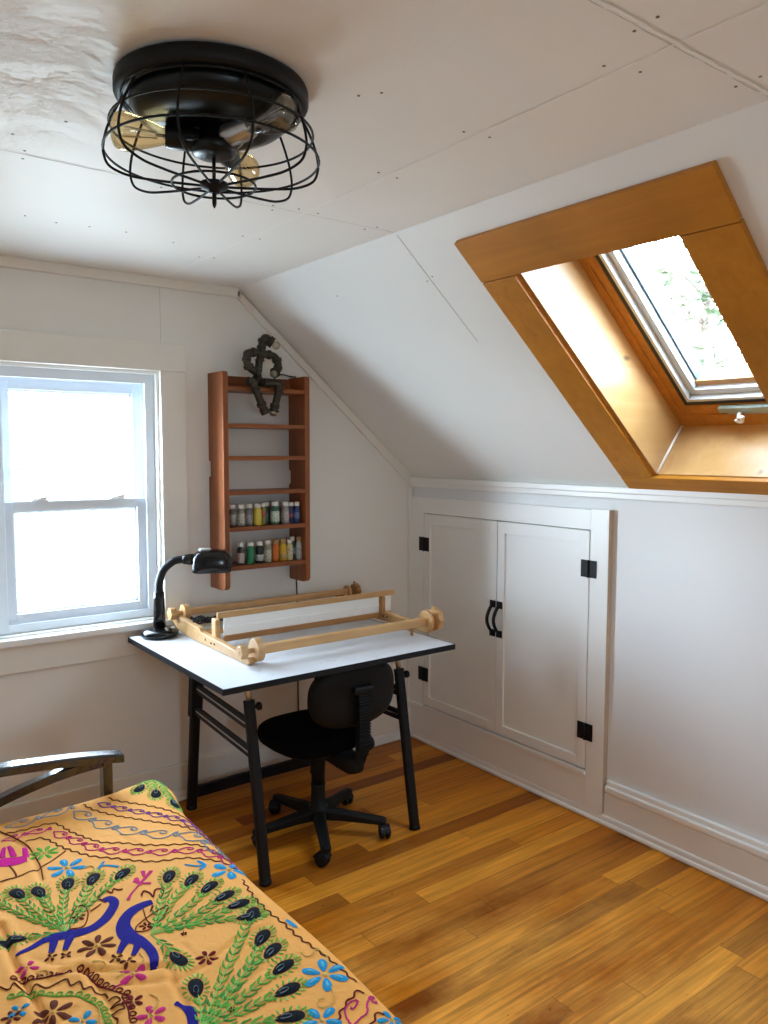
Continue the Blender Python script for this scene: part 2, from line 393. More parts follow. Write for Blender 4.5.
# ceiling seams: dark crack lines along x and a filled ridge along y
def wobble(b, p0, p1, w, mi, n=60, amp=.0015, h=.0012):
    p0 = Vector(p0); p1 = Vector(p1); d = (p1-p0); t = d.normalized(); side = Vector((-t.y, t.x, 0)); vs = []; fs = []
    for i in range(n+1):
        q = p0+d*i/n; o = rn.uniform(-amp, amp); ww = w*rn.uniform(.5, 1.3)
        vs += [q+side*(o-ww/2)+Vector((0, 0, -h)), q+side*(o+ww/2)+Vector((0, 0, -h))]
        if i: fs.append((2*i-2, 2*i-1, 2*i+1, 2*i))
    b.add(vs, fs, mi)
wobble(c, (XL+XW, -1.176, H), (-XW, -1.186, H), .0035, 1, 90)
wobble(c, (XL+XW, -2.49, H), (-XW, -2.485, H), .010, 2, 90, .003, .0022); wobble(c, (XL+XW, -2.482, H), (-XW, -2.477, H), .0025, 1, 90, .002)
wobble(c, (-1.412, 0, H), (-1.416, YF, H), .007, 2, 160, .0015, .0018)
wobble(c, (-2.63, 0, H), (-2.63, YF, H), .006, 2, 160, .0015, .0018)
for i in range(90):                        # torn paint along the crease and seams
    px = -XW-.006+rn.uniform(-.004, .004); y0 = rn.uniform(-2.6, 0)
    c.add([(px, y0, H-.0015), (px-.006, y0+.008, H-.0015), (px+.004, y0+.02, H-.0015)], [(0, 1, 2)], 2)
for yy in (-1.15, -1.20, -2.46, -2.515):
    for k in range(6):
        x0 = -1.15-k*.36+rn.uniform(-.02, .02); y0 = yy+rn.uniform(-.008, .008)
        c.prism([(x0+.0035*math.cos(t*PI/3), y0+.0035*math.sin(t*PI/3)) for t in range(6)], H-.0012, H+.001, xy, 3)
for xx in (-1.38, -1.445):
    for k in range(7):
        x0 = xx+rn.uniform(-.008, .008); y0 = -.45-k*.38+rn.uniform(-.03, .03)
        c.prism([(x0+.0035*math.cos(t*PI/3), y0+.0035*math.sin(t*PI/3)) for t in range(6)], H-.0012, H+.001, xy, 3)
for x0, y0 in ((-2.2, -1.45), (-2.35, -1.4), (-2.5, -1.5), (-2.28, -1.3), (-1.9, -.62), (-2.0, -.6), (-1.78, -.63), (-1.72, -2.0), (-1.75, -1.96), (-2.4, -.6), (-2.1, -.62), (-1.6, -.6)):
    c.prism([(x0+.0035*math.cos(t*PI/3), y0+.0035*math.sin(t*PI/3)) for t in range(6)], H-.0012, H+.001, xy, 3)
obj('ceiling', c, [MT['ceil'], MT['crack'], MT['filler'], MT['nail']], label='flat white boarded ceiling with filled seams', **STR)

# ------------------------------------------------------------------ trims and baseboards
b = MB().box(XL+XW, -XW+.01, -.018, 0, H-.042, H)
obj('trim_1', b, MT['casing'], bevel=.003, label='flat painted trim where back wall meets ceiling', **STR)
b = MB(); n0 = .055
b.prism([(-XW-.012, H), (0, HK), (0, HK-.062), (-XW-.005, H-.045)], -.018, 0, xz)
obj('trim_2', b, MT['casing'], bevel=.003, label='painted trim following the slope on the back wall', **STR)
b = MB().box(-.035, -.012, -.014, 0, .17, HK-.05)
obj('trim_3', b, MT['casing'], bevel=.003, label='narrow painted corner strip beside the cupboard', **STR)
b = MB().box(-.022, 0, YF, -.012, HK-.048, HK-.006); b.box(-.032, 0, YF, -.012, HK-.024, HK+.004)
obj('trim_4', b, MT['trim'], bevel=.005, label='stepped white moulding along the knee wall top', **STR)
b = MB().box(XL+.4, -.014, -.018, 0, .05, .168)
obj('baseboard_back', b, MT['casing'], bevel=.003, label='tall painted baseboard under the window', **STR)
b = MB().box(XL+.4, -.014, -.034, 0, 0, .012); b.box(XL+.4, -.014, -.027, 0, 0, .05)
obj('trim_5', b, MT['trim'], bevel=.008, label='painted shoe moulding along the back wall', **STR)
b = MB().box(-.018, 0, YF, -1.327, .045, .14)
obj('baseboard_right', b, MT['trim'], bevel=.002, label='white baseboard on the knee wall', **STR)
b = MB().box(-.030, 0, YF, -1.335, .150, .178); b.box(-.020, 0, YF, -1.335, .140, .200)
obj('trim_6', b, MT['trim'], bevel=.006, label='rounded white cap moulding above the knee wall baseboard', **STR)
b = MB().box(-.034, 0, YF, -.03, 0, .022); b.box(-.026, 0, YF, -.03, 0, .046)
obj('trim_7', b, MT['trim'], bevel=.008, label='white shoe moulding along the knee wall', **STR)
b = MB().box(XL, XL+.018, YF, -.03, 0, .19)
obj('baseboard_left', b, MT['trim'], bevel=.003, label='white baseboard of the left knee wall', **STR)
b = MB().box(-1.420, -1.4185, -.0012, 0, 2.057, 2.296)
obj('trim_8', b, MT['crack'], label='fine board seam above the window casing', **STR)

# cupboard face frame in the knee wall, proud of it
DF = -.028
b = MB()
b.box(DF, 0, -1.324, -1.232, .046, 1.352); b.box(DF, 0, -.130, -.014, .19, 1.345)
b.box(DF, 0, -1.232, -.130, 1.262, 1.348); b.box(DF+.004, 0, -1.235, -.014, .046, .196); b.box(DF-.006, 0, -1.232, -.014, .190, .209)
b.box(DF+.001, 0, -1.3262, -1.3238, .05, 1.350, 1)
b.box(-.0055, -.001, -1.232, -.130, .209, 1.262, 2)  # dark sheet paints the shade in the gaps around the doors
obj('trim_9', b, [MT['trim'], MT['rawedge'], MT['gap_shade']], bevel=.002, label='white face frame around the two cupboard doors', **STR)
def cupdoor(nm, y0, y1, z0, z1, hs, label):
    # y0 (far) > y1 (near)
    d0 = DF-.001; d1 = -.006; st = .046
    b = MB()
    b.box(d0, d1, y0-st, y0, z0, z1); b.box(d0, d1, y1, y1+st, z0, z1)
    b.box(d0, d1, y1+st, y0-st, z1-st-.008, z1); b.box(d0, d1, y1+st, y0-st, z0, z0+st)
    door = obj(nm, b, MT['trim'], bevel=.0015, label=label, **STR)
    b = MB().box(d0+.010, d1, y1+st-.004, y0-st+.004, z0+st-.004, z1-st-.004)
    obj('panel', b, MT['trim'], door)
    for zc in (1.095, .384):
        b = MB(); hy = y0 if hs > 0 else y1
        b.box(d0-.003, d0+.0, hy-.040, hy+.040, zc-.037, zc+.037)
        b.tube([(d0-.005, hy, zc-.038), (d0-.005, hy, zc+.038)], .0045, 8)
        for sy in (-.024, .024):
            for sz in (-.025, .025): b.lathe([(.004, 0), (.0035, .0012), (.001, .0018)], (d0-.003, hy+sy, zc+sz), (-1, 0, 0), 8)
        obj('hinge', b, MT['black_metal'], door, label='black metal butterfly hinge')
    hy = (y1+.020) if hs > 0 else (y0-.020)
    b = MB()
    for zc in (.854, .712): b.box(d0-.006, d0, hy-.018, hy+.018, zc-.017, zc+.017)
    pts = [Vector((d0-.006-.036*math.sin(PI*t/14), hy, .854-(.854-.712)*t/14)) for t in range(15)]
    for i in range(14): b.bar(pts[i], pts[i+1], .015, .009, (1, 0, .01))
    obj('handle', b, MT['black_metal'], door, bevel=.001, label='black arched pull handle')
    return door
cupdoor('door_1', -.135, -.679, .217, 1.257, 1, 'far white shaker cupboard door in the knee wall')
cupdoor('door_2', -.684, -1.227, .217, 1.257, -1, 'near white shaker cupboard door in the knee wall')

# ------------------------------------------------------------------ gable window
def gable_window(nm, x0, x1, z0, z1, yi, sgn, label, casing=True):
    """yi: inner wall face; sgn=+1 outward is +y"""
    Y = lambda d: yi+sgn*d
    def bx(b, a0, a1, d0, d1, c0, c1, mi=0):
        ya, yb = sorted((Y(d0), Y(d1))); return b.box(a0, a1, ya, yb, c0, c1, mi)
    w = thing(nm, (x0, yi, z0), label, None, kind='structure')
    b = MB()
    bx(b, x0-.115, x0, -.024, 0, z0-.03, z1+.002); bx(b, x1, x1+.115, -.024, 0, z0-.03, z1+.002)
    bx(b, x0-.115, x1+.115, -.028, 0, z1+.002, z1+.122)
    obj('casing', b, MT['casing'], w, bevel=.003)
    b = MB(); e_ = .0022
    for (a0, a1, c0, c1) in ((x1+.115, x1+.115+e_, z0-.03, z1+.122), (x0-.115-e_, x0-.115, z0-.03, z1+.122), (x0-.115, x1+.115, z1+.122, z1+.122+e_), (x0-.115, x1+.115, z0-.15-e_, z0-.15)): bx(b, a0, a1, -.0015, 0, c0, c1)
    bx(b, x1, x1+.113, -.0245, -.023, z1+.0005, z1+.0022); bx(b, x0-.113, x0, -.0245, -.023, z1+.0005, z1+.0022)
    obj('crack_shadow_line', b, MT['crack'], w)  # dark strips: paint crack plus the casing's shadow line put in as colour
    b = MB(); bx(b, x0-.115, x1+.115, -.017, 0, z0-.15, z0-.038)
    obj('apron', b, MT['casing'], w, bevel=.003)
    b = MB(); bx(b, x0-.125, x1+.125, -.045, .06, z0-.038, z0-.008)
    obj('stool', b, MT['trim'], w, bevel=.006)
    f = .030   # jamb extension, painted
    b = MB()
    bx(b, x0, x0+.012, 0, .16, z0-.01, z1); bx(b, x1-.012, x1, 0, .16, z0-.01, z1); bx(b, x0+.012, x1-.012, 0, .16, z1-.012, z1); bx(b, x0+.012, x1-.012, .04, .16, z0-.01, z0+.004)
    obj('jamb', b, MT['trim'], w, bevel=.001)
    x0 += .012; x1 -= .012; z1 -= .012; z0 += .004
    b = MB()   # vinyl main frame with two tracks
    fw = .040
    for (d0, d1, q) in ((.030, .050, fw), (.050, .085, fw-.012), (.085, .125, fw+.004)):
        bx(b, x0, x0+q, d0, d1, z0, z1); bx(b, x1-q, x1, d0, d1, z0, z1); bx(b, x0+q, x1-q, d0, d1, z1-q, z1); bx(b, x0+q, x1-q, d0, d1, z0, z0+q*.8)
    obj('frame', b, MT['vinyl'], w, bevel=.0015)
    xa, xb = x0+.028, x1-.028; zm = z0+(z1-z0)*.474; st = .048
    def sash(nm, za, zb, da, db, bot, top):
        b = MB()
        bx(b, xa, xa+st, da, db, za, zb); bx(b, xb-st, xb, da, db, za, zb); bx(b, xa+st, xb-st, da, db, za, za+bot); bx(b, xa+st, xb-st, da, db, zb-top, zb)
        # glazing bead step
        q = .009; dm = (da+db)/2+.004
        bx(b, xa+st, xa+st+q, dm-.004, db-.002, za+bot, zb-top); bx(b, xb-st-q, xb-st, dm-.004, db-.002, za+bot, zb-top)
        bx(b, xa+st, xb-st, dm-.004, db-.002, za+bot, za+bot+q); bx(b, xa+st, xb-st, dm-.004, db-.002, zb-top-q, zb-top)
        s = obj(nm, b, MT['vinyl'], w, bevel=.0015)
        g = MB(); bx(g, xa+st, xb-st, dm+.002, dm+.006, za+bot, zb-top)
        obj('pane', g, MT['pane'], s)
        return s
    lo = sash('lower_sash', z0+.02, zm+.022, .050, .083, .050, .040)
    up = sash('upper_sash', zm-.018, z1-.024, .088, .120, .040, .060)
    for lx in (xa+.15, xb-.13):
        b = MB(); bx(b, lx-.034, lx+.034, .052, .078, zm+.022, zm+.027); bx(b, lx-.024, lx+.03, .056, .074, zm+.027, zm+.034); b.tube([(lx, Y(.062), zm+.034), (lx+.03, Y(.05), zm+.038)], .005, 8)
        obj('sash_lock', b, MT['white_plastic'], lo, bevel=.002)
    return w
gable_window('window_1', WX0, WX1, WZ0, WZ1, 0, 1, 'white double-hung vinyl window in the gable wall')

gable_window('fill_window', F0, F1, FZ0, FZ1, YF, -1, 'small white double-hung window added for fill light in the unseen gable wall opposite')  # added unseen window behind the camera, fills the room with light

# ------------------------------------------------------------------ skylight
w = thing('window_2', SP((SY0+SY1)/2, .6), 'pine-cased skylight in the sloped ceiling', None, kind='structure')
CY0, CY1, CS0, CS1 = -1.418, -2.312, .0, 1.283
KY0, KY1, KS0, KS1 = -1.562, -2.148, .092, 1.118
b = MB(); b.box(KY1-.164, KY1, CS0+.1, KS1-.004, -.02, 0, fn=spf)
obj('casing_board', b, MT['pine'], w, bevel=.002)
b = MB(); b.box(KY0, CY0, CS0+.1, KS1-.004, -.02, 0, fn=spf)
obj('casing_board', b, MT['pine'], w, bevel=.002)
b = MB(); b.box(CY1, CY0, KS1, CS1, -.0205, 0, fn=spf)
obj('casing_board', b, MT['pine_v'], w, bevel=.002)
b = MB(); b.box(CY1, CY0, CS0, KS0+.004, -.0205, 0, fn=spf)
obj('casing_board', b, MT['pine_v'], w, bevel=.002)
b = MB(); WD = .24
for q in (0,):
    b.box(SY1-LB, SY1, SS0-LB, SS1+LB, -.002, WD+.1, fn=spf); b.box(SY0, SY0+LB, SS0-LB, SS1+LB, -.002, WD+.1, fn=spf)
obj('liner', b, MT['liner'], w, bevel=.0015)
b = MB(); b.box(SY1, SY0, SS0-LB, SS0, -.002, WD+.1, fn=spf); b.box(SY1, SY0, SS1, SS1+LB, -.002, WD+.1, fn=spf)
obj('liner', b, MT['liner'], w, bevel=.0015)
b = MB(); b.tube([SP(SY0-.003, SS0+.003, .0), SP(SY0-.003, SS0+.003, WD)], .005, 6)
obj('caulk_bead', b, MT['filler'], w)
def ring(b, y0, y1, s0, s1, t, d0, d1, mi=0, tb=None):
    tb = tb or t
    b.box(y1, y1+t, s0, s1, d0, d1, mi, spf); b.box(y0-t, y0, s0, s1, d0, d1, mi, spf)
    b.box(y1+t, y0-t, s0, s0+tb, d0, d1, mi, spf); b.box(y1+t, y0-t, s1-t, s1, d0, d1, mi, spf)
b = MB(); ring(b, SY0, SY1, SS0, SS1, .030, WD, WD+.02, 0, .060); ring(b, SY0-.022, SY1+.022, SS0+.02, SS1-.022, .040, WD+.006, WD+.05, 0, .088)
obj('frame', b, MT['sash_wood'], w, bevel=.002)
b = MB(); ring(b, SY0-.060, SY1+.060, SS0+.108, SS1-.06, .022, WD+.010, WD+.060)
obj('seal', b, MT['seal'], w)
b = MB(); ring(b, SY0-.080, SY1+.080, SS0+.128, SS1-.08, .012, WD+.006, WD+.07); ring(b, SY0-.088, SY1+.088, SS0+.136, SS1-.09, .030, WD+.030, WD+.09)
sh = obj('sash', b, MT['alu'], w, bevel=.001)
b = MB(); ring(b, SY0-.100, SY1+.100, SS0+.150, SS1-.10, .026, WD+.060, WD+.115)
obj('glazing_frame', b, MT['weather'], sh, bevel=.001)
b = MB(); b.box(SY1+.112, SY0-.112, SS0+.160, SS0+.190, WD+.052, WD+.112, fn=spf)
obj('glazing_bar', b, MT['liner'], sh, bevel=.001)
b = MB(); b.box(SY1+.125, SY0-.125, SS0+.18, SS1-.12, WD+.072, WD+.080, fn=spf)
obj('pane', b, MT['pane'], sh)
b = MB(); b.box(-2.02, -1.775, .182, .208, WD-.016, WD+.004, fn=spf); b.box(-2.0, -1.80, .170, .184, WD-.012, WD, fn=spf)
lt = obj('latch', b, MT['latch'], w, bevel=.003, label='sage green metal latch bar')
b = MB(); b.tube([SP(-1.855, .186, WD-.014), SP(-1.855, .180, WD-.040)], .007, 10)
hk = [SP(-1.855+.013*math.cos(t), .172+.013*math.sin(t), WD-.040) for t in [PI*.5+k*PI*1.5/10 for k in range(11)]]
b.tube(hk, .0055, 8); b.ball(SP(-1.868, .178, WD-.036), .009, 10)
obj('latch_hook', b, MT['white_plastic'], lt, label='white hook on the latch')
# ------------------------------------------------------------------ shape helpers
def loft(b, loops, mi=0, smooth=True, caps=True):
    n = len(loops[0]); vs = [p for l in loops for p in l]
    b.add(vs, [(i*n+k, i*n+(k+1) % n, (i+1)*n+(k+1) % n, (i+1)*n+k) for i in range(len(loops)-1) for k in range(n)], mi, smooth)
    if caps: b.add(loops[0], [tuple(range(n))[::-1]], mi, smooth); b.add(loops[-1], [tuple(range(n))], mi, smooth)
    return b
def superloop(hx, hy, p=2.6, n=40):
    out = []
    for k in range(n):
        t = 2*PI*k/n; c, s = math.cos(t), math.sin(t)
        out.append((hx*math.copysign(abs(c)**(2/p), c), hy*math.copysign(abs(s)**(2/p), s)))
    return out
def smoothpath(pts, n=6):
    """Catmull-Rom through points (tuples of any length)"""
    P = [tuple(p) for p in pts]; out = []
    for i in range(len(P)-1):
        p0 = P[max(i-1, 0)]; p1 = P[i]; p2 = P[i+1]; p3 = P[min(i+2, len(P)-1)]
        for k in range(n):
            t = k/n
            out.append(tuple(.5*(2*b+(c-a)*t+(2*a-5*b+4*c-d)*t*t+(-a+3*b-3*c+d)*t**3) for a, b, c, d in zip(p0, p1, p2, p3)))
    out.append(P[-1]); return out

# ------------------------------------------------------------------ ceiling light
LC = Vector((-2.008, -1.808, H))
t = thing('ceiling_light', LC, 'black caged flush-mount ceiling light with three bulbs', 'ceiling light')
b = MB().lathe([(.184, -.001), (.193, -.004), (.195, -.010), (.195, -.028), (.191, -.034), (.178, -.036), (.16, -.036)], LC, n=64)
obj('canopy', b, MT['black_metal'], t)
b = MB().lathe([(.166, -.036), (.164, -.048), (.154, -.064), (.138, -.076), (.112, -.082), (.09, -.083), (.02, -.083)], LC, n=64)
obj('drum', b, MT['drum'], t)
b = MB().lathe([(.030, -.080), (.034, -.108), (.046, -.113), (.048, -.122), (.044, -.133), (.036, -.137), (.012, -.139)], LC, n=32)
b.tube([LC+Vector((0, 0, -.13)), LC+Vector((0, 0, -.203))], .004, 8)
obj('lamp_holder_hub', b, MT['drum'], t)
b = MB()
prof = smoothpath([(.176, -.034), (.193, -.064), (.208, -.098), (.2155, -.128), (.2155, -.150), (.204, -.173), (.168, -.188), (.122, -.193), (.08, -.195), (.02, -.197)], 6)
NW = 10
for k in range(NW):
    a = 2*PI*k/NW+.21
    b.tube([LC+Vector((r*math.cos(a), r*math.sin(a), z)) for r, z in prof], .0027, 7)
for r, z in ((.180, -.040), (.204, -.090), (.2163, -.141), (.085, -.1945)):
    b.tube([LC+Vector((r*math.cos(2*PI*k/64), r*math.sin(2*PI*k/64), z)) for k in range(64)], .0026, 7, closed=True)
b.lathe([(.004, -.187), (.028, -.190), (.03, -.195), (.028, -.200), (.012, -.204), (.011, -.210), (.004, -.211)], LC, n=20)
b.lathe([(.0045, -.203), (.0045, -.231), (.003, -.237), (.0005, -.241)], LC, n=10)
obj('cage', b, MT['black_metal'], t)
for i, ang in enumerate((158, 296, 43)):
    a = math.radians(ang); d = Vector((math.cos(a), math.sin(a), .02 if i != 1 else .16)).normalized()
    c0 = LC+Vector((0, 0, -.108)); side = Vector((-math.sin(a), math.cos(a), 0))
    b = MB().lathe([(.012, .018), (.022, .032), (.0235, .040), (.0235, .088), (.0215, .093), (.0215, .096)], c0, d, 20)
    b.tube(smoothpath([c0+side*.02+d*.02, c0+side*.034+d*.035+Vector((0, 0, -.01)), c0+side*.026+d*.055+Vector((0, 0, -.008))], 5), .0035, 7)
    obj('bulb_socket', b, MT['drum'] if i != 1 else MT['steel'], t)
    b = MB().lathe([(.0150, .088), (.0175, .100), (.0235, .118), (.0320, .146), (.0375, .168), (.0375, .182), (.0310, .194), (.0180, .200), (.0015, .202)], c0, d, 24)
    bu = obj('bulb', b, MT['amber'] if i != 1 else MT['clearbulb'], t, label='amber filament bulb' if i != 1 else 'smoky clear filament bulb')
    b = MB(); U = d.orthogonal().normalized(); V = d.cross(U)
    pts = []
    for k in range(7):
        q = 2*PI*k/7; pts += [c0+d*.112+(U*math.cos(q)+V*math.sin(q))*.006, c0+d*.178+(U*math.cos(q+.4)+V*math.sin(q+.4))*.010]
    b.tube(pts, .0007, 5); b.tube([c0+d*.09, c0+d*.115], .004, 8)
    obj('filament', b, MT['steel'], bu)

# ------------------------------------------------------------------ wall shelf
SX0, SX1, SD = -1.204, -.758, .156
BZ = [1.878, 1.714, 1.569, 1.413, 1.249, 1.073]   # board tops
t = thing('wall_shelf', (-.975, -.05, .965), 'tall narrow red-brown wooden shelf hung on the wall', 'shelf')
def sidepoly(left):
    p = [(-.002, .965), (-SD+.03, .965), (-SD+.008, .972), (-SD, .985), (-SD, 1.93), (-SD+.006, 1.942), (-.002, 1.942)]
    if left: p += [(-.002, 1.548), (-.020, 1.545), (-.020, 1.478), (-.002, 1.474)]
    else: p += [(-.002, 1.500), (-.018, 1.496), (-.018, 1.436), (-.002, 1.430)]
    return p
obj('side_panel', MB().prism(sidepoly(True), SX0, SX0+.026, yz), MT['shelfwood'], t, bevel=.0025)
obj('side_panel', MB().prism(sidepoly(False), SX1-.026, SX1, yz), MT['shelfwood'], t, bevel=.0025)
for i, z in enumerate(BZ):
    obj('shelf_board', MB().box(SX0+.024, SX1-.024, -SD+.004, -.004, z-.019, z), MT['shelfwood_h'], t, bevel=.002)
obj('back_rail', MB().box(SX0+.024, SX1-.024, -.022, -.003, 1.879, 1.935), MT['shelfwood_h'], t, bevel=.002)

# ------------------------------------------------------------------ paint bottles on the shelf
BOT = {}
def bmat(name, col): 
    if name not in BOT: BOT[name] = plain('bottle_'+name, col, .3, var=.04, scale=60)
    return BOT[name]
def label_mat(name, col, ink, sc=160):
    m, nt, N, K, B = newmat('label_'+name)
    tc = N.new('ShaderNodeTexCoord'); v = N.new('ShaderNodeTexVoronoi'); v.inputs['Scale'].default_value = sc
    mp = N.new('ShaderNodeMapping'); mp.inputs['Scale'].default_value = (1, 1, .55); K.new(tc.outputs['Object'], mp.inputs['Vector']); K.new(mp.outputs[0], v.inputs['Vector'])
    r = N.new('ShaderNodeMapRange'); r.inputs['From Min'].default_value = .25; r.inputs['From Max'].default_value = .45; K.new(v.outputs['Distance'], r.inputs['Value'])
    mx = N.new('ShaderNodeMix'); mx.data_type = 'RGBA'; K.new(r.outputs[0], mx.inputs[0]); mx.inputs[6].default_value = rgba(ink); mx.inputs[7].default_value = rgba(col)
    K.new(mx.outputs[2], B.inputs['Base Color']); B.inputs['Roughness'].default_value = .45
    return m
capw = plain('bottle_cap_white', (.74, .72, .68), .4); capt = plain('bottle_cap_tan', (.42, .26, .10), .4)
LABS = {}
def bottle(x, z, y, body, lab, lo, hi, label, group, cap='w', r=.0178, h=.100, ink=(.12, .12, .11)):
    """lo..hi: label band as fractions of the body height"""
    t = thing('paint_bottle', (x, y, z), label, 'paint bottle', group)
    hb = h*.80; c = (x, y, z)
    b = MB().lathe([(r*.80, .0003), (r*.97, .002), (r, .005), (r, hb-.016), (r*.95, hb-.009), (r*.72, hb-.003), (r*.62, hb), (r*.6, hb+.004)], c, n=24)
    obj('body', b, bmat(*body), t)
    if lab:
        if lab[0] not in LABS: LABS[lab[0]] = label_mat(lab[0], lab[1], ink)
        b = MB().lathe([(r+.0002, .005+(hb-.024)*lo), (r+.0005, .006+(hb-.024)*lo), (r+.0005, .005+(hb-.024)*hi), (r+.0002, .006+(hb-.024)*hi)], c, n=24)
        obj('paper_label', b, LABS[lab[0]], t)
    b = MB(); rc = r*.80
    b.lathe([(rc, hb+.002), (rc, hb+.003), (rc*.97, h-.002), (rc*.9, h), (rc*.2, h)], c, n=24)
    for k in range(24):
        a = 2*PI*k/24; b.bar((x+rc*math.cos(a), y+rc*math.sin(a), z+hb+.003), (x+rc*.98*math.cos(a), y+rc*.98*math.sin(a), z+h-.003), .0018, .0012, (math.cos(a), math.sin(a), 0))
    obj('cap', b, capw if cap == 'w' else capt, t)
U_ = 'paint bottles on the upper filled shelf board'; L_ = 'paint bottles on the bottom shelf board'
zu, zl, yb = BZ[4], BZ[5], -.105
GREY = (.36, .33, .28); 
bottle(-1.139, zu, yb, ('smoke', (.10, .09, .08)), ('greyA', (.30, .28, .24)), .1, .9, 'grey-labelled paint bottle against the left side panel, upper row', U_)
bottle(-1.098, zu, yb-.004, ('pewter', (.22, .20, .17)), ('greyB', (.42, .40, .34)), .05, .95, 'beige-grey paint bottle, second from the left panel in the upper row', U_, r=.0188)
bottle(-1.056, zu, yb, ('slate', (.16, .14, .14)), ('greyC', (.27, .25, .25)), .05, .8, 'slate grey paint bottle just left of the yellow one, upper row', U_, r=.0185)
bottle(-1.014, zu, yb-.004, ('yellow', (.62, .50, .06)), None, 0, 0, 'yellow paint bottle with white cap, only yellow one in upper row', U_, r=.0190)
bottle(-.981, zu, yb+.006, ('olive', (.20, .17, .05)), ('red', (.42, .06, .03)), .55, .98, 'slim olive paint bottle with red label top beside the yellow one', U_, r=.0135, h=.104)
bottle(-.951, zu, yb+.028, ('pine', (.02, .07, .045)), ('pinelabel', (.10, .17, .12)), .1, .8, 'dark green paint bottle set back behind the large white-labelled green one, left side', U_, r=.0150, h=.104)
bottle(-.927, zu, yb-.012, ('forest', (.03, .11, .06)), ('whitegreen', (.50, .56, .48)), .12, .92, 'large dark green paint bottle with white label, front of the upper row', U_, r=.0205, h=.107, ink=(.05, .20, .10))
bottle(-.896, zu, yb+.028, ('bottlegreen', (.012, .045, .035)), None, 0, 0, 'plain dark green paint bottle set back behind the white-labelled green one, right side', U_, r=.0150, h=.106)
bottle(-.868, zu, yb-.004, ('mauve', (.28, .25, .23)), ('greyD', (.38, .35, .33)), .02, .9, 'mauve-grey paint bottle right of the dark green group, upper row', U_, r=.0190, h=.104)
bottle(-.833, zu, yb+.004, ('navy', (.014, .02, .075)), ('navyred', (.32, .05, .05)), .45, .72, 'navy paint bottle with small red label, upper row', U_, r=.0158, ink=(.05, .05, .16))
bottle(-.806, zu, yb-.006, ('blue', (.018, .035, .14)), ('bluelabel', (.10, .15, .30)), .3, .8, 'deep blue paint bottle at the right end of upper row', U_, r=.0165, h=.101)
bottle(-1.100, zl, yb, ('charcoal', (.03, .022, .02)), ('redwhite', (.48, .42, .38)), .05, .85, 'dark paint bottle with white and red label, left end of bottom row', L_, ink=(.45, .08, .04))
bottle(-1.051, zl, yb, ('green', (.02, .20, .085)), None, 0, 0, 'bright green paint bottle with white cap, bottom row', L_, r=.0185)
bottle(-1.004, zl, yb, ('black', (.012, .013, .018)), ('icewhite', (.48, .52, .53)), .1, .6, 'black paint bottle with pale label, bottom row', L_, r=.0185)
bottle(-.961, zl, yb, ('khaki', (.25, .24, .17)), ('cream', (.50, .47, .36)), .02, .92, 'khaki paint bottle with printed cream label, left of the orange one', L_, r=.0180, h=.103)
bottle(-.919, zl, yb, ('orange', (.52, .13, .018)), None, 0, 0, 'orange paint bottle with tan cap, bottom row', L_, cap='t', r=.0180, h=.104)
bottle(-.880, zl, yb, ('gold', (.62, .40, .02)), ('goldlabel', (.52, .38, .10)), .1, .5, 'golden yellow paint bottle with tan cap, bottom row', L_, cap='t', r=.0180, h=.104)
bottle(-.846, zl, yb-.004, ('butter', (.58, .50, .24)), ('butterlabel', (.58, .52, .34)), .1, .9, 'pale buttery paint bottle with white cap, bottom row', L_, r=.0150, h=.100, ink=(.30, .25, .10))
bottle(-.819, zl, yb+.018, ('teal', (.03, .09, .06)), ('bluegrey', (.20, .26, .40)), .35, .75, 'teal paint bottle with blue label, second from the right in bottom row', L_, r=.0150, h=.109)
bottle(-.793, zl, yb-.002, ('silver', (.42, .42, .42)), ('silverlabel', (.46, .46, .46)), .02, .9, 'silver-grey paint bottle with tan cap, right end of bottom row', L_, cap='t', r=.0150, h=.108)

# ------------------------------------------------------------------ iron pipe figure lamp sitting on the shelf
fy = -.152
def F(x, z, dy=0): return Vector((x, fy+dy, z))
t = thing('pipe_figure_lamp', (-1.01, fy+.03, BZ[0]), 'small seated figure lamp of iron pipe fittings on top of shelf', 'lamp')
def pipe(b, pts, r=.0170, n=14):
    b.tube(pts, r, n)
def collar(b, p, d, r=.0165, l=.016):
    r *= 1.30; d = Vector(d).normalized(); p = Vector(p)
    b.lathe([(r*.8, -l/2), (r, -l/2+.002), (r, -l/2+.006), (r*.93, -l/2+.007), (r*.93, l/2-.007), (r, l/2-.006), (r, l/2-.002), (r*.8, l/2)], p, d, 16)
b = MB(); pipe(b, [F(-1.012, 2.035), F(-1.020, 1.995), F(-1.032, 1.925), F(-1.030, 1.900, .01)]); collar(b, F(-1.011, 2.030), (1, 0, -.05), .017, .03); collar(b, F(-1.018, 2.000), (-.15, 0, 1)); collar(b, F(-1.031, 1.925), (-.15, 0, 1)); b.ball(F(-1.012, 2.030), .022)
obj('torso', b, MT['pipe'], t)
b = MB(); pipe(b, smoothpath([F(-1.012, 2.035), F(-1.006, 2.062), F(-1.002, 2.082), F(-.985, 2.098), F(-.968, 2.088, -.008)], 5), .018); collar(b, F(-1.009, 2.058), (.15, 0, 1), .0165); collar(b, F(-1.000, 2.086), (.3, 0, 1), .0195); b.ball(F(-.986, 2.094), .0265); collar(b, F(-.966, 2.085, -.01), (.8, -.3, -.5), .0205, .022)
hd = obj('head', b, MT['pipe'], t)
b = MB(); d = Vector((.75, -.35, -.55)).normalized(); b.lathe([(.010, .006), (.014, .016), (.0185, .026), (.0175, .037), (.010, .044), (.001, .046)], F(-.966, 2.085, -.01), d, 18)
obj('bulb', b, MT['clearbulb'], hd, label='clear glass bulb as a face')
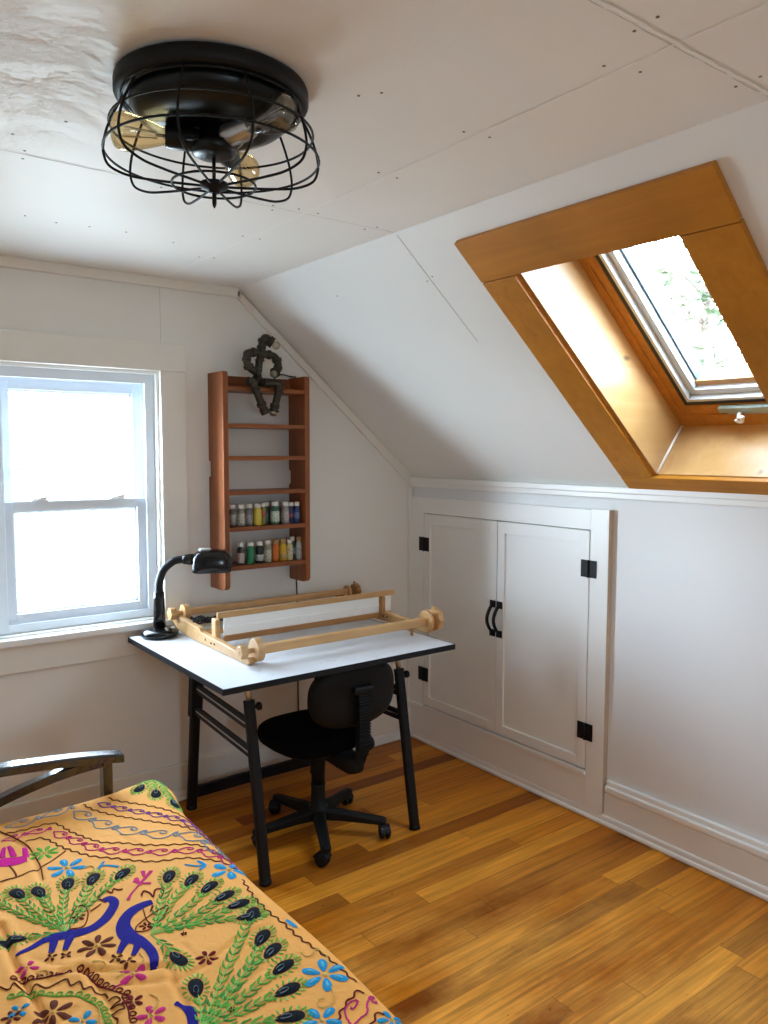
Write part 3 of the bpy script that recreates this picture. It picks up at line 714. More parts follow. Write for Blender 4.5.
b = MB(); pipe(b, smoothpath([F(-1.012, 2.032), F(-1.05, 2.033), F(-1.076, 2.026), F(-1.084, 2.005), F(-1.076, 1.972), F(-1.055, 1.950, -.01), F(-1.030, 1.940, -.02)], 5)); collar(b, F(-1.050, 2.033), (1, 0, 0)); b.ball(F(-1.078, 2.022), .0215); collar(b, F(-1.084, 2.000), (0, 0, 1)); collar(b, F(-1.074, 1.968), (.4, 0, -1), .0185, .02); collar(b, F(-1.038, 1.943, -.016), (1, -.2, -.4), .0185, .026)
obj('arm', b, MT['pipe'], t)
b = MB(); pipe(b, smoothpath([F(-1.012, 2.032), F(-.972, 2.028), F(-.945, 2.022), F(-.928, 2.004), F(-.924, 1.978), F(-.936, 1.956, -.01), F(-.957, 1.944, -.02)], 5)); collar(b, F(-.972, 2.028), (1, 0, -.1)); collar(b, F(-.930, 2.006), (.4, 0, -1), .018, .018); b.ball(F(-.926, 1.972), .0215); collar(b, F(-.948, 1.949, -.014), (-1, -.2, -.5), .0185, .022)
ar = obj('arm', b, MT['pipe'], t)
obj('pipe_end', MB().lathe([(.0165, 0), (.0175, .006), (.0165, .012), (.004, .013)], F(-.957, 1.943, -.021), (-.75, -.5, -.45), 14), MT['pipe_end'], ar, label='brassy pipe end as a hand')
b = MB(); q = Vector((0, -.028, 0)); pipe(b, [F(-1.028, 1.906, .02), F(-1.052, 1.902, .004), F(-1.070, 1.898)+q, F(-1.052, 1.862)+q, F(-1.022, 1.792)+q, F(-1.010, 1.764)+q]); collar(b, F(-1.080, 1.900)+q, (1, 0, 0), .0165, .03); b.ball(F(-1.066, 1.893)+q, .0215); collar(b, F(-1.053, 1.865)+q, (.4, 0, -1), .017); collar(b, F(-1.026, 1.800)+q, (.4, 0, -1), .0175, .02); b.tube([F(-1.018, 1.784)+q, F(-1.006, 1.760)+q], .0200, 14)
obj('leg', b, MT['pipe'], t)
b = MB(); pipe(b, [F(-1.026, 1.906, .02), F(-.985, 1.900, .006), F(-.945, 1.896)+q, F(-.930, 1.892)+q, F(-.940, 1.856)+q, F(-.958, 1.796)+q, F(-.966, 1.768)+q]); collar(b, F(-.985, 1.900, .004), (1, 0, 0), .0165, .03); b.ball(F(-.932, 1.891)+q, .0215); collar(b, F(-.938, 1.866)+q, (-.25, 0, -1), .017); collar(b, F(-.959, 1.796)+q, (-.25, 0, -1), .0175, .02); collar(b, F(-.963, 1.776)+q, (-.25, 0, -1), .018, .012)
lg = obj('leg', b, MT['pipe'], t)
obj('pipe_end', MB().lathe([(.0165, 0), (.0185, .006), (.0165, .012), (.004, .013)], F(-.9665, 1.768)+q, (-.25, -.35, -.9), 14), MT['pipe_end'], lg, label='brassy pipe end as a foot')
b = MB().tube(smoothpath([(-1.02, -.10, BZ[0]+.006), (-.96, -.085, BZ[0]+.006), (-.905, -.07, 1.925), (-.872, -.055, 1.948), (-.835, -.04, 1.955), (-.79, -.016, 1.952), (-.752, -.010, 1.945), (-.747, -.006, 1.90), (-.746, -.005, 1.4), (-.746, -.005, .98), (-.742, -.005, .80), (-.74, -.005, .30), (-.74, -.024, .20)], 6), .0035, 8)
obj('power_cord', b, MT['cord'], label='thin black power cord running down the wall under the shelf', cat='cord')

# ------------------------------------------------------------------ drafting table
TX0, TX1, TY0, TY1, TZ = -1.614, -.572, -.986, -.066, .800
t = thing('drafting_table', (-1.05, -.5, 0), 'white-topped drafting table with black edge and black trestle legs', 'table')
b = MB().box(TX0+.003, TX1-.003, TY0+.003, TY1-.003, TZ-.021, TZ)
for (x0, y0, x1, y1, w_) in ((-1.135, -.905, -1.09, -.895, .003), (-1.12, -.888, -1.15, -.885, .004), (-1.06, -.87, -1.10, -.855, .002), (-1.18, -.90, -1.17, -.90, .006), (-1.40, -.93, -1.385, -.928, .002), (-.86, -.93, -.82, -.915, .002), (-.95, -.95, -.945, -.94, .003), (-.70, -.88, -.68, -.87, .002)):
    d = Vector((x1-x0, y1-y0, 0)); s_ = Vector((-d.y, d.x, 0)).normalized()*w_/2; p0 = Vector((x0, y0, TZ+.0004)); p1 = Vector((x1, y1, TZ+.0004))
    b.add([p0-s_*.3, p0+s_*.3, (p0+p1)/2+s_, p1, (p0+p1)/2-s_], [(0, 4, 3, 2, 1)], 1)
obj('tabletop', b, [MT['laminate'], MT['stain']], t)
b = MB(); e = .003
b.box(TX0, TX1, TY0, TY0+e, TZ-.0215, TZ+.0006); b.box(TX0, TX1, TY1-e, TY1, TZ-.0215, TZ+.0006); b.box(TX0, TX0+e, TY0+e, TY1-e, TZ-.0215, TZ+.0006); b.box(TX1-e, TX1, TY0+e, TY1-e, TZ-.0215, TZ+.0006)
obj('edge_band', b, MT['black_edge'], t, bevel=.001)
for sx in (-1.402, -.690):
    # front leg leans in towards the back; back leg leans towards the front
    f0, f1 = Vector((sx, -.873, 0)), Vector((sx, -.757, .665)); g0, g1 = Vector((sx+.035 if sx < -1 else sx-.03, -.126, 0)), Vector((sx+.035 if sx < -1 else sx-.03, -.207, .665))
    for p0, p1, nm in ((f0, f1, 'front'), (g0, g1, 'back')):
        b = MB(); d = (p1-p0).normalized()
        side = Vector((1, 0, 0)); fw = d.cross(side)
        lp = [(c*1.0, s*1.0) for c, s in superloop(.021 if nm == 'front' else .0225, .017, 3, 20)]
        loops = [[p0+d*h+side*a+fw*q for a, q in lp] for h in (0.004, (p1-p0).length)]
        loft(b, loops, smooth=False)
        if nm == 'back': b.bar(p0+d*.44, p1+d*.005, .052, .040, (0, 1, 0))
        b.lathe([(.024, 0), (.024, .014), (.020, .016)], p0, d, 16)
        lg = obj('leg', b, MT['black_metal'], t, bevel=.0015)
        b = MB(); top = p1+d*((TZ-.022-p1.z)/d.z); b.tube([p1-d*.02, top], .0115 if nm == 'front' else .017, 14)
        obj('leg_extension', b, MT['steel'] if nm == 'front' else MT['black_metal'], lg, label='bare steel telescopic tube' if nm == 'front' else None)
        b = MB(); kd = Vector((1, 0, 0)); pk = p1-d*.03
        b.lathe([(.006, .018), (.006, .030), (.014, .032), (.016, .036), (.015, .046), (.006, .048)], pk, kd, 12)
        if nm == 'front': obj('clamp_knob', b, MT['black_edge'], lg)
    # two pairs of side stretchers
    gx = g0.x
    for z0, z1 in ((.572, .570), (.470, .466)):
        yb_ = -.126-.081*(z0/.665)-.012; yf_ = -.873+.116*(z1/.665)+.012
        b = MB(); b.bar((gx-.004, yb_, z0), (sx, yf_, z1), .013, .044)
        st = obj('side_stretcher', b, MT['black_metal'], t, bevel=.003)
        b = MB(); b.bar((gx-.0115, yb_-.02, z0+.001), (sx-.0075, yf_+.02, z1+.001), .002, .006)
        obj('bare_strip', b, MT['steel'], st, label='bare steel strip on the stretcher')
    b = MB(); b.bar((sx if sx > -1 else gx, -.20, .765), (sx, -.78, .765), .03, .022)
    obj('top_rail', b, MT['black_metal'], t, bevel=.002)
b = MB().bar((-1.385, -.128, .073), (-.70, -.128, .073), .020, .052)
obj('cross_bar', b, MT['black_metal'], t, bevel=.003)
b = MB().bar((-1.385, -.195, .60), (-.70, -.195, .60), .016, .03)
obj('cross_bar', b, MT['black_metal'], t, bevel=.003)

# ------------------------------------------------------------------ rigid heddle loom on the table
t = thing('table_loom', (-.95, -.42, TZ), 'wooden tabletop weaving loom with white heddle on the drafting table', 'loom')
rail = [(-.05, .842), (-.044, .868), (-.066, .884), (-.10, .876), (-.15, .872), (-.22, .868), (-.335, .862), (-.350, .848), (-.55, .842), (-.735, .832), (-.775, .832), (-.786, .815), (-.772, .802), (-.74, TZ+.0005), (-.30, TZ+.0005), (-.17, .807), (-.09, .822)]
for x0 in (-1.412, -.545):
    rl = obj('side_rail', MB().prism(rail, x0, x0+.026, yz), MT['loom'], t, bevel=.004)
    for yy, zz in ((-.40, .826), (-.455, .822), (-.485, .824)): obj('bolt', MB().lathe([(.005, -.001), (.005, .0015), (.001, .002)], (x0, yy, zz), (-1, 0, 0), 10), MT['black_metal'], rl)
    pc = x0+.013
    b = MB().box(pc+.004 if x0 < -1 else pc-.026, pc+.026 if x0 < -1 else pc-.004, -.462, -.420, .83, .917)
    obj('heddle_post', b, MT['loom'] if x0 < -1 else MT['loom_dark'], t, bevel=.006)
    b = MB().lathe([(.004, TZ+.0005), (.008, TZ+.006), (.006, TZ+.018), (.012, TZ+.024), (.012, TZ+.034)], (x0+.013, -.62, 0), (0, 0, 1), 14)
    obj('peg_foot', b, MT['loom_dark'], t)
def bar_rounded(nm, x0, x1, y, z, w_, h_, mat):
    return obj(nm, MB().box(x0, x1, y-w_/2, y+w_/2, z-h_/2, z+h_/2), mat, t, bevel=.007, seg=3)
obj('peg_foot', MB().lathe([(.004, TZ+.0005), (.008, TZ+.006), (.006, TZ+.016), (.012, TZ+.022), (.013, TZ+.036)], (-.625, -.765, 0), (0, 0, 1), 14), MT['loom_dark'], t)
fb = bar_rounded('front_beam', -1.372, -.552, -.765, .853, .034, .036, MT['loom'])
bb = bar_rounded('back_beam', -1.384, -.51, -.100, .884, .030, .030, MT['loom'])
def scallop(b, x0, x1, y, z, r, n=12, amp=.06):
    p = [(y+r*(1+amp*math.cos(n*2*PI*k/96))*math.cos(2*PI*k/96), z+r*(1+amp*math.cos(n*2*PI*k/96))*math.sin(2*PI*k/96)) for k in range(96)]
    return b.prism(p, x0, x1, yz)
for x0, beam, y, z, out in ((-1.386, fb, -.765, .853, -1), (-.552, fb, -.765, .856, 1), (-1.386, bb, -.100, .884, -1), (-.512, bb, -.100, .884, 1)):
    b = MB()
    r_ = (.044 if out < 0 else .049) if beam is fb else .035
    if out < 0:
        scallop(b, x0+.001, x0+.030, y, z, r_, 1, .0)
        obj('ratchet_wheel', b, MT['loom'], t, bevel=.003)
        b = MB(); scallop(b, x0-.058, x0-.030, y, z, .026, 6, .10); b.tube([(x0-.06, y, z), (x0+.02, y, z)], .010, 10)
    else:
        scallop(b, x0+.000, x0+.014, y, z-.004, r_, 1, .0)
        obj('ratchet_wheel', b, MT['loom'], t, bevel=.003)
        b = MB(); scallop(b, x0+.044, x0+.070, y, z, r_*.98, 8, .07); b.tube([(x0-.01, y, z), (x0+.06, y, z)], .010, 10); b.lathe([(.006, 0), (.006, .012), (.003, .015)], (x0+.057, y+.01, z+r_*.9), (0, 0, 1), 10)
    obj('knob', b, MT['loom'] if out < 0 or beam is fb else MT['loom_dark'], t, bevel=.003)
bar_rounded('cross_bar', -1.388, -.54, -.335, .838, .022, .024, MT['loom_dark'])
obj('warp_stick', MB().tube([(-1.388, -.245, .861), (-.54, -.245, .861)], .0055, 10), MT['loom_dark'], t)
h_ = MB().box(-1.376, -.470, -.444, -.428, .914, .938)
hb_ = obj('heddle_bar', h_, MT['loom'], t, bevel=.003)
obj('heddle_bar', MB().box(-1.350, -.492, -.446, -.426, .816, .840), MT['loom_dark'], t, bevel=.003)
b = MB().box(-1.348, -.488, -.4375, -.4345, .838, .916)
for k in range(172):
    x0 = -1.346+k*.005; b.box(x0, x0+.0022, -.4392, -.4328, .840, .914)
b.box(-1.348, -.488, -.4400, -.4320, .872, .879)
obj('heddle_reed', b, MT['reed'], t, label='white plastic heddle with fine slots')
# black yarn left lying on the loom
rn = random.Random(5); b = MB()
for k in range(5):
    pts = [(-1.392+.034*i+rn.uniform(-.008, .008), -.24+.012*math.sin(i*1.7+k)+rn.uniform(-.016, .016)-.006*i, .873+.009*math.sin(i*2.3+k*1.3)+rn.uniform(-.004, .006)) for i in range(6)]
    b.tube(smoothpath(pts, 6), .0048, 7)
for k in range(4):
    c0 = Vector((-1.372+k*.035, -.255, .872)); b.tube([c0+Vector((.014*math.cos(q), .004*math.sin(q*2), .011*math.sin(q))) for q in [2*PI*i/14 for i in range(14)]], .004, 6, closed=True)
obj('yarn_bundle', b, MT['yarn'], label='tangle of black yarn lying across the back of the loom', cat='yarn')

# ------------------------------------------------------------------ desk lamp
DC = Vector((-1.499, -.130, TZ))
t = thing('desk_lamp', DC, 'glossy black gooseneck desk lamp at the table corner', 'desk lamp')
dd = Vector((.92, -.39, 0)).normalized(); pp = Vector((-dd.y, dd.x, 0))
b = MB().lathe([(.060, .0005), (.074, .002), (.080, .010), (.079, .020), (.071, .029), (.053, .034), (.036, .037), (.030, .040), (.02, .041)], DC, n=48)
obj('base', b, MT['lampblack'], t)
b = MB().lathe([(.008, .0), (.009, .006), (.005, .009)], DC+dd*.055+Vector((0, 0, .030)), n=14)
obj('switch', b, MT['white_plastic'], t, label='small pale switch on the base')
b = MB().lathe([(.0265, .036), (.0245, .10), (.0225, .165), (.0215, .192), (.019, .194)], DC, n=28)
obj('post', b, MT['lampblack'], t)
neck = smoothpath([DC+Vector((0, 0, .185)), DC+dd*.002+Vector((0, 0, .235)), DC+dd*.020+Vector((0, 0, .285)), DC+dd*.055+Vector((0, 0, .318)), DC+dd*.085+Vector((0, 0, .328)), DC+dd*.135+Vector((0, 0, .328))], 10)
b = MB().tube(neck, [.0165+(.0008 if i % 2 else 0) for i in range(len(neck))], 18)
obj('gooseneck', b, MT['black_edge'], t)
b = MB(); hc = DC+dd*.222; base = []
for z, sx_, sy_, off in ((.272, .080, .056, 0), (.276, .084, .060, 0), (.300, .086, .062, 0), (.330, .083, .060, 0), (.352, .072, .053, 0), (.364, .055, .040, 0), (.368, .030, .022, 0)):
    base.append([hc+dd*(a+off)+pp*q+Vector((0, 0, z)) for a, q in superloop(sx_, sy_, 4.2, 40)])
loft(b, base)
b.lathe([(.019, .0), (.021, .012), (.024, .03), (.024, .05)], DC+dd*.100+Vector((0, 0, .328)), dd, 20)
hd = obj('lamp_head', b, MT['lampblack'], t)
b = MB(); loft(b, [[hc+dd*(a-.028)+pp*q+Vector((0, 0, z)) for a, q in superloop(.026*s_, .017*s_, 3.5, 24)] for z, s_ in ((.362, 1), (.3725, 1), (.374, .9))])
obj('top_cap', b, MT['alu'], hd, label='small grey cap on the head')

# ------------------------------------------------------------------ office chair
CC = Vector((-1.034, -.655, 0))
t = thing('office_chair', CC, 'black swivel office chair on casters tucked under the table', 'chair')
b = MB().lathe([(.030, .060), (.044, .066), (.046, .095), (.040, .118), (.031, .124), (.029, .20), (.031, .215), (.020, .218)], CC, n=24)
b.lathe([(.027, .21), (.030, .30), (.034, .345), (.05, .348), (.05, .36)], CC, n=20)
obj('column', b, MT['chairplast'], t)
for k in range(5):
    a = math.radians(28+72*k); d = Vector((math.cos(a), math.sin(a), 0)); s_ = Vector((-d.y, d.x, 0))
    b = MB(); loops = []
    for r_, w_, zt, zb in ((.030, .026, .110, .066), (.10, .0235, .106, .066), (.20, .021, .092, .060), (.272, .020, .082, .056), (.286, .014, .078, .058)):
        loops.append([CC+d*r_+s_*(w_*x)+Vector((0, 0, z)) for x, z in ((-1, zb), (1, zb), (1, zt-.010), (.6, zt), (-.6, zt), (-1, zt-.010))])
    loft(b, loops, smooth=False)
    lg = obj('leg', b, MT['chairplast'], t, bevel=.003)
    cc = CC+d*.275; sw = Vector((math.cos(a+1.1+k), math.sin(a+1.1+k), 0)); ax = Vector((-sw.y, sw.x, 0)); wc = cc+sw*.016+Vector((0, 0, .0275))
    b = MB()
    for sg in (-1, 1): b.lathe([(.010, .004), (.026, .006), (.027, .010), (.026, .018), (.020, .022), (.006, .0225)], wc, ax*sg, 22)
    b.tube([cc+Vector((0, 0, .030)), cc+Vector((0, 0, .064))], .009, 10); b.bar(cc+Vector((0, 0, .036)), wc+Vector((0, 0, .006)), .012, .016)
    arc = [wc+sw*(.030*math.cos(q))+Vector((0, 0, .030*math.sin(q))) for q in [.2+i*(PI-.5)/10 for i in range(11)]]
    for i in range(10): b.bar(arc[i], arc[i+1], .040, .004, (arc[i]-wc))
    obj('caster', b, MT['black_edge'], lg)
SC = CC+Vector((.004, .045, 0))
b = MB(); loft(b, [[SC+Vector((x, y+yo, z)) for x, y in superloop(.215*s_, .205*s_, 2.9, 44)] for z, s_, yo in ((.378, .72, -.01), (.384, .88, -.005), (.398, .98, 0), (.420, 1.0, 0), (.438, .985, 0), (.449, .93, 0), (.455, .78, 0), (.457, .45, 0))])
obj('seat', b, MT['chairfab'], t)
b = MB(); loft(b, [[SC+Vector((x, y-.01, z)) for x, y in superloop(.175*s_, .165*s_, 2.6, 36)] for z, s_ in ((.336, .45), (.342, .62), (.366, .92), (.385, 1.0))])
b.tube([SC+Vector((.05, -.03, .36)), SC+Vector((.18, -.05, .352)), SC+Vector((.235, -.05, .350))], .006, 8)
obj('seat_pan', b, MT['chairplast'], t)
BX = CC.x+.041
def backloop(y, sx_, sz_, bow=.030):
    out = []
    for x, z in superloop(.200*sx_, .128*sz_, 2.7, 48):
        out.append(Vector((BX+x, y+bow*(x/.2)**2-.06*(z), .640+z)))
    return out
b = MB(); loft(b, [backloop(y, s1, s2) for y, s1, s2 in ((-.845, .55, .45), (-.838, .80, .74), (-.842, .93, .90), (-.858, .99, .985), (-.872, 1, 1))])
obj('backrest', b, MT['chairfab'], t)
b = MB(); loft(b, [backloop(y, s1, s2) for y, s1, s2 in ((-.871, 1.005, 1.01), (-.884, 1.0, .995), (-.897, .95, .93), (-.905, .80, .76), (-.908, .4, .4))])
bs = obj('back_shell', b, MT['chairplast'], t)
b = MB(); b.box(BX-.048, BX+.048, -.936, -.902, .655, .684)
obj('bracket_cover', b, MT['chairplast'], t, bevel=.010, seg=3)
spine = smoothpath([(BX, -.916, .665), (BX, -.920, .56), (BX, -.915, .46), (BX, -.900, .39), (BX, -.865, .348), (BX, -.80, .342), (BX, -.70, .350)], 8)
b = MB()
for i in range(len(spine)-1): b.bar(spine[i], spine[i+1], .052, .022, (0, 1, .3))
obj('back_bracket', b, MT['chairplast'], t, bevel=.003)
b = MB(); hs_ = [(BX-.004, y, .352+dz, w_, h_) for y, dz, w_, h_ in ((-.895, .006, .026, .030), (-.86, .000, .038, .038), (-.80, .004, .048, .036), (-.72, .010, .060, .028), (-.66, .012, .060, .022))]
loft(b, [[Vector((x+p, y, z+q)) for p, q in superloop(w_, h_, 3.2, 24)] for x, y, z, w_, h_ in hs_])
obj('tilt_housing', b, MT['chairplast'], t)
b = MB()
for k in range(22):
    z = .648-k*.0115; y = -.929-.004*math.sin(k/22*PI)+(.0 if z > .45 else (.45-z)*.28)
    b.box(BX-.028, BX+.028, y-.004, y+.012, z-.0035, z+.0035)
obj('bellows', b, MT['chairplast'], t, bevel=.002, label='ribbed bellows over the back bracket')
b = MB(); b.lathe([(.010, 0), (.026, .003), (.030, .014), (.026, .030), (.01, .033)], (BX+.026, -.895, .44), (1, 0, 0), 18)
obj('adjusting_knob', b, MT['chairplast'], t)

# ------------------------------------------------------------------ futon bed and bedspread
BX0, BY0 = -3.26, -2.96
XE, YE, RR, ZT = -1.860, -.912, .050, .497
t = thing('futon_bed', (-2.55, -1.9, 0), 'metal-armed futon opened as a bed under the bedspread', 'futon')
arch = smoothpath([(-1.904, .592), (-2.05, .615), (-2.274, .636), (-2.6, .652), (-2.95, .640), (-3.2, .616), (-3.30, .602)], 6)
brace = smoothpath([(-1.972, .588), (-2.05, .584), (-2.15, .570), (-2.277, .540), (-2.42, .490), (-2.6, .46), (-2.78, .490), (-2.92, .540), (-3.05, .570), (-3.235, .588)], 5)
for yc in (-.825, -3.01):
    b = MB(); vs = [];
    loops = [[(x, yc-.030, z-.014), (x, yc-.030, z+.010), (x, yc-.022, z+.014), (x, yc+.022, z+.014), (x, yc+.030, z+.010), (x, yc+.030, z-.014)] for x, z in arch]
    loft(b, loops, smooth=False)
    for px_ in (-1.955, -3.25): b.box(px_-.015, px_+.015, yc-.022, yc+.022, 0, .60)
    ar = obj('arm', b, MT['futon'], t, bevel=.003)
    b = MB(); loft(b, [[(x, yc-.018, z-.014), (x, yc-.018, z+.014), (x, yc+.018, z+.014), (x, yc+.018, z-.014)] for x, z in brace], smooth=False)
    obj('arch_brace', b, MT['futon'], ar, bevel=.002)
b = MB().box(-3.22, -1.90, BY0+.05, -.90, .24, .28)
obj('bed_frame', b, MT['futon'], t, bevel=.003)
for lx in (-3.18, -1.94):
    for ly in (-2.9, -.96): obj('leg', MB().box(lx-.02, lx+.02, ly-.02, ly+.02, 0, .245), MT['futon'], t, bevel=.003)
b = MB(); loft(b, [[(-2.555+x, -1.935+y, z) for x, y in superloop(.665*s_, .985*s_, 14, 64)] for z, s_ in ((.281, .97), (.30, .995), (.44, 1.0), (.468, .985), (.480, .96))])
obj('mattress', b, MT['mattress'], t)

